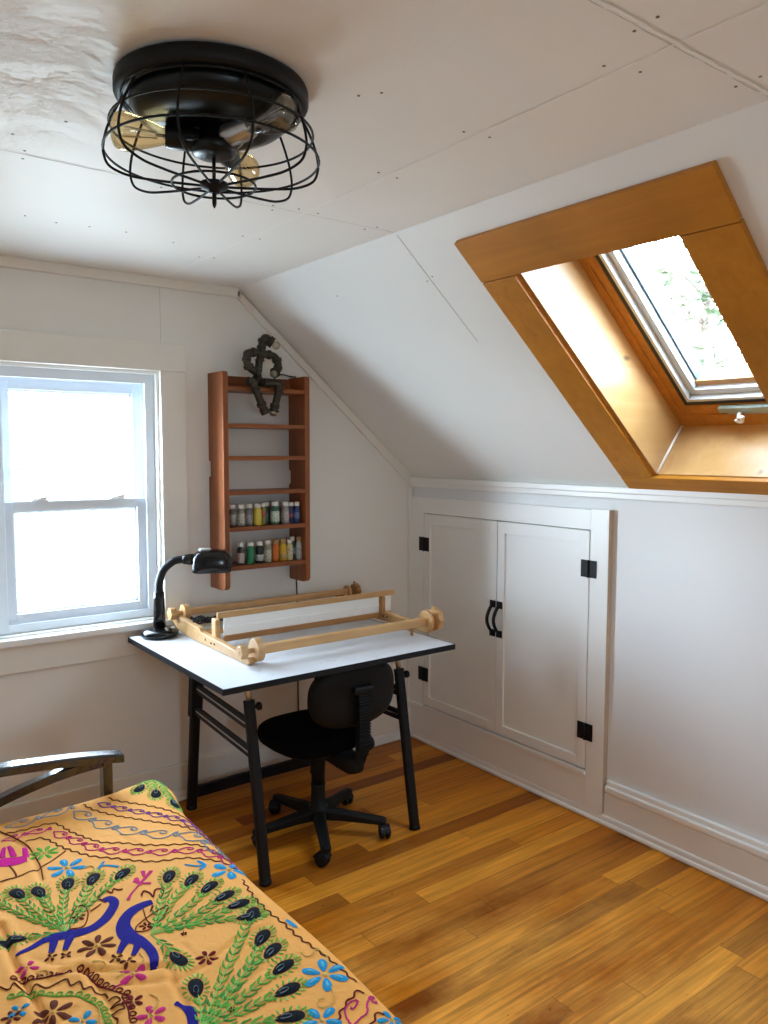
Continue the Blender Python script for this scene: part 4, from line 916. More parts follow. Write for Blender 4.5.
# embroidery motifs in millimetres on the bed plane
EMB = [
('W','brown',[(-2054,-908),(-2036,-969),(-1988,-1053),(-1919,-1149),(-1870,-1217),(-1836,-1295),(-1819,-1435)]),
('W','brown',[(-1978,-912),(-1955,-956),(-1883,-1053),(-1839,-1144),(-1813,-1244),(-1812,-1305)]),
('W','brown',[(-2289,-970),(-2223,-975),(-2159,-984),(-2130,-1072),(-2085,-1174),(-2043,-1216),(-1972,-1286),(-1892,-1335),(-1856,-1387),(-1828,-1507)]),
('W','brown',[(-2253,-1048),(-2207,-1054),(-2175,-1148),(-2131,-1235),(-2075,-1296),(-2003,-1369),(-1922,-1404),(-1864,-1467),(-1837,-1532)]),
('W','brown',[(-1855,-1591),(-1867,-1667),(-1869,-1724),(-1868,-1776),(-1863,-1824),(-1862,-1877),(-1856,-1922),(-1848,-1984),(-1845,-2045),(-1843,-2086)]),
('W','maroon',[(-1948,-2163),(-1923,-2142),(-1901,-2127),(-1880,-2118),(-1860,-2110),(-1844,-2123)]),
('W','maroon',[(-1899,-2206),(-1876,-2191),(-1858,-2183),(-1847,-2195)]),
('S','purple',[(-2015,-929),(-1961,-1020),(-1902,-1105),(-1855,-1181),(-1821,-1276),(-1813,-1319)],0.014),
('S','slate',[(-2090,-940),(-2059,-1044),(-2016,-1137),(-1948,-1225),(-1873,-1289),(-1844,-1374),(-1824,-1445)],0.024),
('S','pink',[(-2305,-1009),(-2235,-1003),(-2172,-1013)],0.014),
('S','pink',[(-2173,-1035),(-2139,-1126),(-2099,-1219),(-2047,-1271),(-1973,-1333),(-1891,-1380),(-1850,-1451),(-1832,-1522)],0.017),
('S','slate',[(-2282,-932),(-2213,-929),(-2149,-921),(-2080,-914)],0.02),
('S','pink',[(-1922,-2182),(-1895,-2156),(-1870,-2143),(-1841,-2150)],0.022),
('F','green',[(-2126,-1674),(-2000,-1465)]),
('F','green',[(-2126,-1674),(-1962,-1517)]),
('F','green',[(-2126,-1674),(-1939,-1574)]),
('F','green',[(-2126,-1674),(-1926,-1634)]),
('F','green',[(-2126,-1674),(-1914,-1686)]),
('F','green',[(-2126,-1674),(-1916,-1746)]),
('F','green',[(-2126,-1674),(-2112,-1795)]),
('F','green',[(-2166,-2026),(-1906,-1743)]),
('F','green',[(-2166,-2026),(-1930,-1836)]),
('F','green',[(-2166,-2026),(-1934,-1890)]),
('F','green',[(-2166,-2026),(-1942,-1952)]),
('F','green',[(-2166,-2026),(-1971,-2020)]),
('F','green',[(-2166,-2026),(-2005,-2090)]),
('F','green',[(-2166,-2026),(-2119,-1905)]),
('F','green',[(-2278,-1547),(-2092,-1378)]),
('F','green',[(-2278,-1547),(-2160,-1357)]),
('F','green',[(-2278,-1547),(-2218,-1343)]),
('F','green',[(-2278,-1547),(-2287,-1342)]),
('F','green',[(-2278,-1547),(-2331,-1320)]),
('F','green',[(-2278,-1547),(-2387,-1305)]),
('F','green',[(-2278,-1547),(-2382,-1510)]),
('F','green',[(-1796,-808),(-1874,-907)]),
('F','green',[(-1796,-808),(-1846,-974)]),
('F','green',[(-1796,-808),(-1817,-1059)]),
('F','green',[(-2486,-1614),(-2492,-1377)]),
('F','green',[(-2486,-1614),(-2448,-1386)]),
('R','royal',[(-2390,-1574,98),(-2363,-1564,150),(-2327,-1552,205),(-2293,-1554,345),(-2262,-1568,312),(-2227,-1571,263),(-2194,-1553,252),(-2164,-1519,242),(-2150,-1493,228),(-2155,-1470,231),(-2171,-1474,191)]),
('R','royal',[(-2304,-1555,206),(-2315,-1583,168),(-2326,-1609,115)]),
('R','royal',[(-2273,-1569,207),(-2287,-1595,168),(-2299,-1617,115)]),
('R','royal',[(-2076,-1548,227),(-2098,-1547,263),(-2125,-1554,296),(-2148,-1572,289),(-2164,-1599,318),(-2170,-1628,380),(-2168,-1657,406),(-2158,-1678,335),(-2149,-1711,230),(-2150,-1750,208),(-2158,-1778,187),(-2169,-1798,122)]),
('R','royal',[(-2176,-1660,236),(-2195,-1682,164),(-2208,-1702,113)]),
('R','royal',[(-2154,-1681,234),(-2170,-1705,164),(-2186,-1727,112)]),
('R','royal',[(-2170,-1925,139),(-2159,-1944,165),(-2156,-1967,189),(-2168,-2004,208),(-2181,-2033,227)]),
('R','magenta',[(-2338,-1125,462),(-2307,-1142,495),(-2271,-1149,333)]),
('R','magenta',[(-2324,-1104,168),(-2315,-1071,137),(-2308,-1049,104)]),
('R','magenta',[(-2297,-1117,168),(-2295,-1072,138),(-2296,-1051,105)]),
('R','magenta',[(-2272,-1142,167),(-2264,-1095,138),(-2262,-1076,104)]),
('R','maroon',[(-2181,-1459,41),(-2165,-1439,51),(-2149,-1434,51),(-2142,-1450,42),(-2132,-1435,43),(-2125,-1446,51),(-2114,-1449,43)]),
('R','maroon',[(-2178,-1456,42),(-2167,-1469,41),(-2150,-1461,42)]),
('R','maroon',[(-2088,-1507,50),(-2075,-1489,51),(-2066,-1507,50),(-2066,-1529,41),(-2051,-1502,47),(-2039,-1505,51),(-2036,-1524,42),(-2051,-1541,41)]),
('R','maroon',[(-2268,-1545,30),(-2257,-1505,31),(-2236,-1470,32),(-2218,-1463,33),(-2213,-1493,32),(-2227,-1533,31),(-2244,-1553,30),(-2268,-1545,30)]),
('R','maroon',[(-2210,-1500,32),(-2178,-1482,33)]),
('R','maroon',[(-2150,-1643,30),(-2140,-1622,30),(-2107,-1603,31),(-2073,-1592,32),(-2052,-1588,32),(-2071,-1619,31),(-2100,-1642,30),(-2128,-1654,30),(-2150,-1643,30)]),
('R','brown',[(-2081,-1566,60),(-2095,-1586,39)]),
('R','brown',[(-2104,-1564,30),(-2113,-1613,29),(-2107,-1642,28)]),
('R','brown',[(-2297,-942,35),(-2273,-1004,34),(-2252,-1077,33),(-2250,-1158,32),(-2253,-1220,33),(-2263,-1285,27)]),
('R','brown',[(-2177,-1167,50),(-2217,-1197,48),(-2253,-1220,47),(-2282,-1229,46),(-2315,-1235,45),(-2355,-1234,45)]),
('R','brown',[(-2318,-1159,48),(-2314,-1199,46),(-2315,-1235,45)]),
('R','blue',[(-2133,-1310,51),(-2112,-1310,64),(-2086,-1336,108)]),
('R','blue',[(-2134,-1315,76),(-2110,-1289,65)]),
('R','blue',[(-1943,-1433,76),(-1919,-1457,82),(-1900,-1465,95)]),
('R','blue',[(-1907,-1435,96),(-1900,-1465,95),(-1923,-1479,93)]),
('R','blue',[(-1850,-1810,104),(-1848,-1831,128),(-1845,-1848,76)]),
('R','pink',[(-2086,-1464,44),(-2066,-1445,72),(-2026,-1409,124)]),
('R','pink',[(-2066,-1445,60),(-2079,-1429,136)]),
('R','pink',[(-2068,-1449,60),(-2047,-1464,119)]),
('R','pink',[(-2073,-1457,59),(-2069,-1418,122)]),
('R','pink',[(-2082,-1461,44),(-2105,-1483,58),(-2120,-1505,85)]),
('R','pink',[(-2050,-1421,61),(-2043,-1396,125)]),
('R','brown',[(-2445,-1634,36),(-2436,-1664,36),(-2426,-1682,35),(-2414,-1669,36),(-2407,-1692,35),(-2395,-1713,35),(-2379,-1702,35),(-2365,-1724,35),(-2345,-1721,36),(-2323,-1722,36),(-2322,-1745,35),(-2304,-1747,35),(-2304,-1774,35),(-2289,-1777,35),(-2288,-1800,34),(-2274,-1807,34),(-2272,-1827,34)]),
('R','brown',[(-2274,-1833,34),(-2258,-1838,34),(-2257,-1853,33),(-2277,-1855,33),(-2258,-1866,33),(-2258,-1880,33),(-2280,-1874,32),(-2276,-1897,32),(-2291,-1913,31)]),
('R','pink',[(-2256,-1806,32),(-2237,-1805,52),(-2211,-1798,44)]),
('R','yellow',[(-1885,-1932,27),(-1885,-1953,27),(-1871,-1955,27),(-1858,-1943,28),(-1849,-1954,27),(-1848,-1980,27),(-1863,-2007,26)]),
('R','yellow',[(-1894,-2066,25),(-1906,-2095,24),(-1928,-2110,24),(-1944,-2102,23),(-1939,-2084,24),(-1923,-2085,24)]),
('R','yellow',[(-2202,-1869,25),(-2193,-1890,24),(-2205,-1909,24),(-2225,-1922,23),(-2232,-1950,23)]),
('R','yellow',[(-2303,-1811,25),(-2297,-1844,24),(-2302,-1871,23),(-2316,-1893,23)]),
('R','yellow',[(-2369,-1660,23),(-2352,-1664,23),(-2349,-1683,23),(-2363,-1684,23),(-2368,-1664,23)]),
('R','yellow',[(-2246,-1756,23),(-2229,-1757,23),(-2223,-1777,23),(-2241,-1779,23)]),
('R','yellow',[(-2267,-1704,24),(-2249,-1709,24),(-2245,-1729,23),(-2262,-1728,23)]),
('R','yellow',[(-2162,-1288,32),(-2142,-1291,33),(-2143,-1321,32),(-2163,-1318,32)]),
('R','yellow',[(-2173,-1728,21),(-2171,-1751,20),(-2183,-1767,20)]),
('C','maroon',[(-2414,-1653),(-2385,-1679),(-2358,-1688),(-2331,-1700),(-2310,-1704)]),
('C','maroon',[(-2295,-1699),(-2284,-1735),(-2277,-1771),(-2262,-1809),(-2244,-1837),(-2236,-1857)]),
('C','green',[(-2430,-1712),(-2396,-1727),(-2365,-1754),(-2324,-1781),(-2308,-1814),(-2295,-1849),(-2300,-1899)]),
('C','maroon',[(-2250,-1844),(-2251,-1882),(-2261,-1922)]),
('P','brown',(-2238,-1645),42,7,0.3),
('P','brown',(-2373,-1808),40,6,0.2),
('P','maroon',(-2059,-1827),26,6,0.4),
('P','pink',(-2208,-1788),34,4,0.5),
('P','pink',(-2220,-1929),30,5,0.2),
('P','pink',(-2380,-1631),26,4,0.9),
('P','blue',(-2198,-1261),50,6,0.5),
('P','blue',(-1884,-2027),52,6,0.1),
('P','blue',(-1860,-1526),50,5,0.7),
('P','blue',(-1960,-2134),40,5,0.4),
('P','blue',(-2424,-1759),22,4,0.3),
('P','blue',(-2332,-1862),28,4,0.8),
('P','green',(-2226,-1143),40,8,0.2),
('P','maroon',(-2240,-1508),18,5,0.2),
('P','maroon',(-2123,-1634),16,5,0.2),
('P','brown',(-2330,-1624),14,4,0.1),
('P','brown',(-2302,-1636),14,4,0.5),
('P','brown',(-2219,-1715),16,4,0.2),
('P','brown',(-2203,-1744),18,4,0.9),
('P','maroon',(-2236,-1868),22,5,0.3),
('P','brown',(-2439,-1768),20,5,0.3),
('P','slate',(-1834,-1423),12,3,0.1),
('P','pink',(-1811,-1174),14,4,0.1),
('P','blue',(-1837,-1519),10,4,0.1),
('P','blue',(-1848,-2212),30,5,0.2),
('P','maroon',(-2086,-2002),8,5,0.1),
('P','maroon',(-2065,-1716),8,5,0.1),
('P','maroon',(-2283,-1446),7,5,0.0)]
CREASES = [([(-2263,-1213),(-2272,-1308),(-2283,-1383)],3,9),([(-2393,-1428),(-2399,-1580),(-2397,-1681),(-2390,-1795),(-2388,-1859)],14,11),([(-2366,-1596),(-2322,-1663),(-2281,-1702)],5,9),([(-2327,-1683),(-2259,-1734),(-2189,-1778),(-2143,-1801)],13,9),([(-2289,-1695),(-2278,-1782),(-2276,-1863),(-2285,-1924)],9,12),([(-2128,-1750),(-2141,-1823),(-2150,-1867),(-2157,-1945),(-2171,-1996)],9,10),([(-2150,-1867),(-2072,-1846),(-1982,-1806),(-1895,-1801)],6,12),([(-2081,-1754),(-2077,-1830)],3,8),([(-2226,-1810),(-2171,-1843),(-2149,-1852)],6,10),([(-2298,-949),(-2253,-1103),(-2266,-1283)],6,9),([(-2319,-1232),(-2253,-1220),(-2175,-1168)],2,7),([(-2028,-1173),(-1992,-1312)],3,8),([(-2041,-1948),(-1947,-1927),(-1892,-1939)],3,12),([(-2252,-1626),(-2240,-1707),(-2219,-1740)],6,10),([(-2391,-1857),(-2334,-1819)],6,10)]
def crease_setup():
    out = []
    for pl, d, w_ in CREASES:
        out.append(([(x/1000, y/1000) for x, y in pl], d/1000, w_/1000))
    return out
CR = crease_setup()
def segd(px, py, a, b_):
    ax, ay = a; bx_, by_ = b_; dx, dy = bx_-ax, by_-ay; l2 = dx*dx+dy*dy
    q = max(0, min(1, ((px-ax)*dx+(py-ay)*dy)/l2)) if l2 else 0
    return math.hypot(px-ax-q*dx, py-ay-q*dy), ((px-ax)*dy-(py-ay)*dx)
def creasez(u, v):
    z = 0
    if u < -2.60 or v < -2.45: return z
    for pl, d, w0_ in CR:
        w_ = w0_; best = 9; sd = 0
        for i in range(len(pl)-1):
            q, sg = segd(u, v, pl[i], pl[i+1])
            if q < best: best = q; sd = sg
        if best < .08:
            e_ = min(1, 1)
            w_ = min(w_, .0085)*.8
            z += -d*.62*math.exp(-(best/w_)**2)+d*.22*math.exp(-((best-w_*2.4)/(w_*2.0))**2)
    return z
def softz(u, v):
    a = noise.noise(Vector((u*3.1, v*3.1, 1.7)))*.0045+noise.noise(Vector((u*9+v*2, v*5, 4.1)))*.0022
    return a+noise.noise(Vector((u*22+v*9, v*16, 7.3)))*.0007
def fold(p, e_):
    """arc length past an edge -> (outward offset, drop)"""
    q = p-e_
    if q <= 0: return p, 0.
    if q < RR*PI/2: a = q/RR; return e_+RR*math.sin(a), RR*(1-math.cos(a))
    return e_+RR+.03*(q-RR*PI/2), RR+(q-RR*PI/2)
def sheet0(u, v):
    xe = XE+.042*math.exp(-((v+.93)/.13)**2)+.004*math.sin(v*9); ye = YE+.040*math.exp(-((u+1.81)/.15)**2)+.004*math.sin(u*8)
    x, dx = fold(u, xe); y, dy = fold(v, ye)
    xl, dl = fold(-u, -BX0-.05+.0); yn, dn = fold(-v, -BY0-.05)
    if dl > 0: x = -xl
    if dn > 0: y = -yn
    drop = math.hypot(max(dx, dl), max(dy, dn))
    if drop > .05:   # soft vertical folds in the hanging part
        k = min(1, (drop-.05)/.12)
        if max(dx, dl) > max(dy, dn): x += (1 if dx > dl else -1)*.012*k*(1+math.sin(v*21+math.sin(v*7)*2))
        else: y += (.0 if dy > dn else -1)*.012*k*(1+math.sin(u*19))
    f = max(0, 1-drop/.06)
    return Vector((x, y, ZT-drop+.006*math.exp(-(((u+1.83)/.10)**2+((v+.94)/.10)**2))+softz(u, v)*max(.3, f)))
def sheet(u, v):
    p = sheet0(u, v); p.z += creasez(u, v); return p
def axis(a, b_, fine0, fine1, cf, cc_):
    out = []; x = a
    while x < b_:
        out.append(x); x += cf if fine0 <= x <= fine1 else cc_
    out.append(b_); return out
HANG = .36
us = axis(BX0-.05-.30, XE+HANG, -2.56, -1.72, .0062, .02); vs_ = axis(BY0-.05-.30, YE+.27, -2.42, -.80, .0075, .02)
b = MB(); P_ = [sheet(u, v) for v in vs_ for u in us]; nu = len(us)
b.add(P_, [(j*nu+i, j*nu+i+1, (j+1)*nu+i+1, (j+1)*nu+i) for j in range(len(vs_)-1) for i in range(nu-1)], 0, True)
EC = dict(green=(.13, .40, .06), black=(.010, .012, .016), royal=(.018, .014, .20), blue=(.025, .27, .50), pink=(.56, .035, .17), magenta=(.56, .015, .22), brown=(.13, .035, .018), maroon=(.15, .018, .018), yellow=(.72, .50, .14), purple=(.22, .07, .24), slate=(.22, .29, .34), dkgreen=(.07, .27, .055), ltgreen=(.30, .56, .14), ltblue=(.12, .45, .62))
ENAMES = list(EC); SLOT = {k: i+1 for i, k in enumerate(ENAMES)}
def spread_mat():
    m, nt, N, K, B = newmat('apricot_embroidered_cotton')
    tc = N.new('ShaderNodeTexCoord'); n1 = N.new('ShaderNodeTexNoise'); n1.inputs['Scale'].default_value = 4; n1.inputs['Detail'].default_value = 4; K.new(tc.outputs['Object'], n1.inputs['Vector'])
    mx = N.new('ShaderNodeMix'); mx.data_type = 'RGBA'; K.new(n1.outputs['Fac'], mx.inputs[0]); mx.inputs[6].default_value = (.71, .305, .060, 1); mx.inputs[7].default_value = (.78, .375, .095, 1)
    K.new(mx.outputs[2], B.inputs['Base Color']); B.inputs['Roughness'].default_value = .85; B.inputs['Specular IOR Level'].default_value = .2
    wv = N.new('ShaderNodeTexNoise'); wv.inputs['Scale'].default_value = 700; K.new(tc.outputs['Object'], wv.inputs['Vector'])
    n3 = N.new('ShaderNodeTexNoise'); n3.inputs['Scale'].default_value = 26; n3.inputs['Detail'].default_value = 3; n3.inputs['Distortion'].default_value = 1.2; K.new(tc.outputs['Object'], n3.inputs['Vector'])
    b1 = N.new('ShaderNodeBump'); b1.inputs['Strength'].default_value = .15; b1.inputs['Distance'].default_value = .001; K.new(wv.outputs['Fac'], b1.inputs['Height'])
    b2 = N.new('ShaderNodeBump'); b2.inputs['Strength'].default_value = .35; b2.inputs['Distance'].default_value = .006; K.new(n3.outputs['Fac'], b2.inputs['Height']); K.new(b1.outputs[0], b2.inputs['Normal'])
    K.new(b2.outputs[0], B.inputs['Normal'])
    return m
SM = [spread_mat()]+[plain('embroidery_'+k, c, .9, var=.18, scale=160, bump=.4, bscale=500, spec=.08) for k, c in EC.items()]

LIM = (BX0-.3, XE+.33, BY0-.3, YE+.25)
def lift(u, v, h):
    p = sheet(u, v); d1 = sheet0(u+.004, v)-sheet0(u-.004, v); d2 = sheet0(u, v+.004)-sheet0(u, v-.004)
    n = d1.cross(d2)
    if n.length < 1e-9: n = Vector((0, 0, 1))
    n.normalize()
    return p+n*h
def resample(pts, step):
    out = [pts[0]]
    for a, c in zip(pts, pts[1:]):
        n = max(1, int(math.dist(a[:2], c[:2])/step))
        for k in range(1, n+1): out.append(tuple(x+(y-x)*k/n for x, y in zip(a, c)))
    return out
def stitch(pts, w_, mat, h=.0022, step=.0055):
    """flat stitched band along pts (u,v[,width])"""
    pts = resample([tuple(p) for p in pts], step); m = len(pts)
    if m < 2: return
    vs = []
    for i, p in enumerate(pts):
        a = pts[max(0, i-1)]; c = pts[min(m-1, i+1)]; dx, dy = c[0]-a[0], c[1]-a[1]; l = math.hypot(dx, dy) or 1
        ww = (p[2] if len(p) > 2 else w_)/2; nx, ny = -dy/l*ww, dx/l*ww
        vs += [lift(p[0]-nx, p[1]-ny, h*.4), lift(p[0], p[1], h*1.25), lift(p[0]+nx, p[1]+ny, h*.4)]
    fs = []
    for i in range(m-1): fs += [(3*i, 3*i+1, 3*i+4, 3*i+3), (3*i+1, 3*i+2, 3*i+5, 3*i+4)]
    b.add(vs, fs, SLOT[mat], True)
def petal(cu, cv, ln, wd, ang, mat, h=.0022, n=14):
    ca, sa = math.cos(ang), math.sin(ang); vs = [lift(cu, cv, h*1.4)]
    for q in (.55, 1):
        for k in range(n):
            a = 2*PI*k/n; x, y = ln/2*q*math.cos(a), wd/2*q*math.sin(a)*(1+.25*math.cos(a))
            vs.append(lift(cu+x*ca-y*sa, cv+x*sa+y*ca, h*(1.3 if q < 1 else .4)))
    fs = [(0, 1+k, 1+(k+1) % n) for k in range(n)]+[(1+k, 1+n+k, 1+n+(k+1) % n, 1+(k+1) % n) for k in range(n)]
    b.add(vs, fs, SLOT[mat], True)
def along(pts, step):
    out = [tuple(pts[0])]; acc = 0
    for a, c in zip(pts, pts[1:]):
        l = math.dist(a, c); q = step-acc
        while q <= l and l > 0: out.append(tuple(x+(y-x)*q/l for x, y in zip(a, c))); q += step
        acc = (acc+l) % step if l else acc
    return out
def frame_pts(pts, step):
    P = along(smoothpath(pts, 6), step); out = []; L = 0
    for i, p in enumerate(P):
        if i: L += math.dist(P[i-1], p)
        a = P[max(0, i-1)]; c = P[min(len(P)-1, i+1)]; l = math.dist(a, c) or 1
        out.append((p, ((c[0]-a[0])/l, (c[1]-a[1])/l), L))
    return out
def wavy(pts, mat, amp=.0035, wl=.032, w_=.0045):
    stitch([(p[0]-d[1]*amp*math.sin(2*PI*L/wl), p[1]+d[0]*amp*math.sin(2*PI*L/wl)) for p, d, L in frame_pts(pts, .005)], w_, mat)
def scroll(pts, mat, a, w_=.0042):
    fp = frame_pts(pts, .004); tot = fp[-1][2]
    def at(s):
        s = max(0, min(tot, s)); k = min(range(len(fp)), key=lambda i: abs(fp[i][2]-s)); return fp[k]
    unit = a*4.0; n = max(1, int(tot/unit)); out = []
    for j in range(n):
        s0 = tot*j/n; sg = 1
        loc = [(0, 0), (.12, .35), (.28, .75), (.46, .95), (.62, .8), (.66, .45), (.56, .25), (.46, .4), (.50, .62)]
        loc2 = [(.28, -.55), (.40, -.85), (.58, -.8), (.74, -.45), (.84, .1), (.90, .5), (.98, .62), (1.0, .4), (.92, .2), (.90, -.1), (.97, -.3), (1.04, -.2), (1.0, 0)]
        for lc in (loc, [(0, 0), (.14, -.3)]+loc2):
            q = []
            for fx_, fy_ in smoothpath(lc, 5):
                p, d, L = at(s0+fx_*tot/n); off = fy_*a*1.1; q.append((p[0]-d[1]*off, p[1]+d[0]*off))
            stitch(q, w_, mat, step=.004)
def chain(pts, mat, r=.0062):
    fp = frame_pts(pts, .019); stitch([(p[0], p[1]) for p, d, L in frame_pts(pts, .008)], .0035, mat)
    for p, d, L in fp:
        cx_, cy_ = p[0]-d[1]*r*1.1, p[1]+d[0]*r*1.1
        stitch([(cx_+r*math.cos(2*PI*k/10), cy_+r*math.sin(2*PI*k/10)) for k in range(11)], .0036, mat, step=.02)
def flower(c, r, n, a0, mat):
    for k in range(n):
        a = a0+2*PI*k/n; rr_ = r*.60
        petal(c[0]+rr_*math.cos(a), c[1]+rr_*math.sin(a), r*.82, min(r*.46, r*2.3/n), a, mat)
        if mat == 'blue' and r > .03: petal(c[0]+rr_*math.cos(a), c[1]+rr_*math.sin(a), r*.5, r*.16, a, 'ltblue', .0032)
    petal(c[0], c[1], r*.22, r*.22, 0, 'yellow' if r > .02 else mat, .003, 8)
def feather(base, tip, rnd):
    dx, dy = tip[0]-base[0], tip[1]-base[1]; l = math.hypot(dx, dy)
    if l < .02: return
    ux, uy = dx/l, dy/l; bend = rnd.uniform(-.03, .03)*l*2
    path = []
    for k in range(25):
        q = k/24; off = bend*math.sin(PI*q); path.append((base[0]+dx*q-uy*off, base[1]+dy*q+ux*off))
    el, ew = (.060, .031) if l > .09 else (.048, .030)
    stitch(path[:-3], .0036, 'ltgreen', .0024)
    s = .030; ph = 0
    while s < l-el*.62:
        q = s/l; off = bend*math.sin(PI*q); cx_, cy_ = base[0]+dx*q-uy*off, base[1]+dy*q+ux*off
        wid = .0245*(.5+.5*min(1, s/(.4*l)))
        for sg in (-1, 1):
            a = math.atan2(uy, ux)+sg*rnd.uniform(.62, .85); ln = wid*rnd.uniform(.85, 1.15)
            e1 = (cx_+ln*.55*math.cos(a), cy_+ln*.55*math.sin(a)); e2 = (e1[0]+ln*.6*math.cos(a-sg*.5), e1[1]+ln*.6*math.sin(a-sg*.5))
            stitch([(cx_, cy_, .002), (e1[0], e1[1], .0066), (e2[0], e2[1], .0025)], 0, 'green' if rnd.random() < .6 else 'dkgreen', .0024, .008)
        s += .0225
    a0 = math.atan2(uy, ux)
    for k in range(18):   # fringe of short stitches around the eye
        a = 2*PI*k/18+.1; x, y = el*.5*1.12*math.cos(a), ew*.5*1.18*math.sin(a); x2, y2 = el*.5*1.50*math.cos(a)+.004, ew*.5*1.85*math.sin(a)
        R_ = lambda x, y: (tip[0]+x*math.cos(a0)-y*math.sin(a0), tip[1]+x*math.sin(a0)+y*math.cos(a0))
        p0, p1 = R_(x, y), R_(x2, y2); stitch([(p0[0], p0[1], .005), (p1[0], p1[1], .0042)], 0, 'green' if k % 3 else 'ltgreen', .0022, .01)
    petal(tip[0], tip[1], el, ew, a0, 'black', .0034, 20)
    R_ = lambda x, y: (tip[0]+x*math.cos(a0)-y*math.sin(a0), tip[1]+x*math.sin(a0)+y*math.cos(a0))
    stitch([R_(-el*.34+el*.20*(1+math.cos(q)), ew*.17*math.sin(q)) for q in [-2.6+k*.5 for k in range(11)]], .0014, 'slate', .0052, .006)
def ident(p): return p
def mir_y(p): return (p[0], -4.70-p[1])+tuple(p[2:])
def mir_x(p): return (-5.08-p[0], p[1])+tuple(p[2:])
def mir_xy(p): return mir_x(mir_y(p))
for tf in (ident, mir_y, mir_x, mir_xy):
    rnd = random.Random(11)
    for it in EMB:
        k, mat = it[0], it[1]; pts = it[2] if k != 'P' else [it[2]]
        pts = [tf(tuple([q[0]/1000, q[1]/1000]+([q[2]/10000] if len(q) > 2 else []))) for q in pts]
        if tf is not ident:   # the mirrored repeats only where the first pattern does not reach
            mx_ = sum(p[0] for p in pts)/len(pts); my_ = sum(p[1] for p in pts)/len(pts)
            if not (BX0-.02 < mx_ < XE+.02 and BY0-.02 < my_ < YE+.02): continue
            if tf is mir_y and my_ > -2.36 or tf is mir_x and mx_ > -2.50 or tf is mir_xy and (my_ > -2.36 or mx_ > -2.50): continue
        if k == 'W': wavy(pts, mat)
        elif k == 'S': scroll(pts, mat, it[3])
        elif k == 'R': stitch(smoothpath(pts, 5), 0, mat, .0026, .005)
        elif k == 'C': chain(pts, mat)
        elif k == 'P': flower(pts[0], it[3]/1000, it[4], it[5], mat)
        elif k == 'F': feather(pts[0], pts[1], rnd)
obj('bedspread', b, SM, label='apricot bedspread embroidered with peacocks and flowers on the futon', cat='bedspread')

# ------------------------------------------------------------------ outside: overhead cable and a tree beyond the skylight
pts = [(-12+i*1.5, 6.0, .62+.0+(-12+i*1.5+12)*.089+.004*((i-8)**2)*.25) for i in range(17)]
sh_ = 1.435-[p for p in pts if abs(p[0]) < .01][0][2]
b = MB().tube([(x, y, z+sh_) for x, y, z in pts], .017, 6)
obj('overhead_cable', b, MT['cable'], label='thin dark overhead cable outside the gable window', cat='cable')
rn = random.Random(21); tb = Vector((4.45, 1.0, -2.8))
t = thing('tree', tb, 'pale leafy tree seen through the skylight', 'tree')
b = MB(); b.tube(smoothpath([tb, tb+Vector((.1, 0, 2)), tb+Vector((0, .1, 4)), tb+Vector((.1, 0, 6.0))], 5), [.16-.13*i/15 for i in range(16)], 10)
tips = []
for k in range(60):
    z = 2.4+rn.random()*4.2; a = rn.uniform(0, 2*PI); l = rn.uniform(.7, 2.0)*(1.1-.09*z); p0 = tb+Vector((.05, .03, min(z, 5.9))); p1 = p0+Vector((math.cos(a)*l, math.sin(a)*l, rn.uniform(.0, .7)))
    b.tube(smoothpath([p0, (p0+p1)/2+Vector((0, 0, .08)), p1], 4), [.022-.017*i/8 for i in range(9)], 5); tips.append((p0, p1))
obj('trunk', b, MT['bark'], t)
b = MB()
for p0, p1 in tips:
    for k in range(16):
        q = p0.lerp(p1, rn.uniform(.25, 1.05))+Vector((rn.gauss(0, .16), rn.gauss(0, .16), rn.gauss(0, .13)))
        a = Vector((rn.gauss(0, 1), rn.gauss(0, 1), rn.gauss(0, .6))).normalized()*rn.uniform(.06, .10); s_ = a.orthogonal().normalized()*a.length*.42; u_ = a.cross(s_).normalized()*.008
        b.add([q-a, q+s_+u_, q+a, q-s_+u_], [(0, 1, 2), (0, 2, 3)], 0)
obj('foliage', b, MT['leaf'], t, kind='stuff')

# ------------------------------------------------------------------ daylight
W = bpy.data.worlds.new('overcast_sky'); S.world = W; W.use_nodes = True
N = W.node_tree.nodes; K = W.node_tree.links; N.clear()
o = N.new('ShaderNodeOutputWorld'); bg = N.new('ShaderNodeBackground'); tc = N.new('ShaderNodeTexCoord'); sx = N.new('ShaderNodeSeparateXYZ'); cr = N.new('ShaderNodeValToRGB')
K.new(tc.outputs['Generated'], sx.inputs[0]); mr = N.new('ShaderNodeMapRange'); mr.inputs['From Min'].default_value = -1; mr.inputs['From Max'].default_value = 1; K.new(sx.outputs['Z'], mr.inputs['Value']); K.new(mr.outputs[0], cr.inputs['Fac'])
e = cr.color_ramp.elements; e[0].position = 0; e[0].color = (.33, .41, .45, 1); e[1].position = 1; e[1].color = (.72, .93, 1.18, 1)
for p, c in ((.40, (.38, .48, .54, 1)), (.485, (.56, .69, .80, 1)), (.51, (.78, .97, 1.15, 1)), (.62, (.78, .99, 1.20, 1))): q = e.new(p); q.color = c
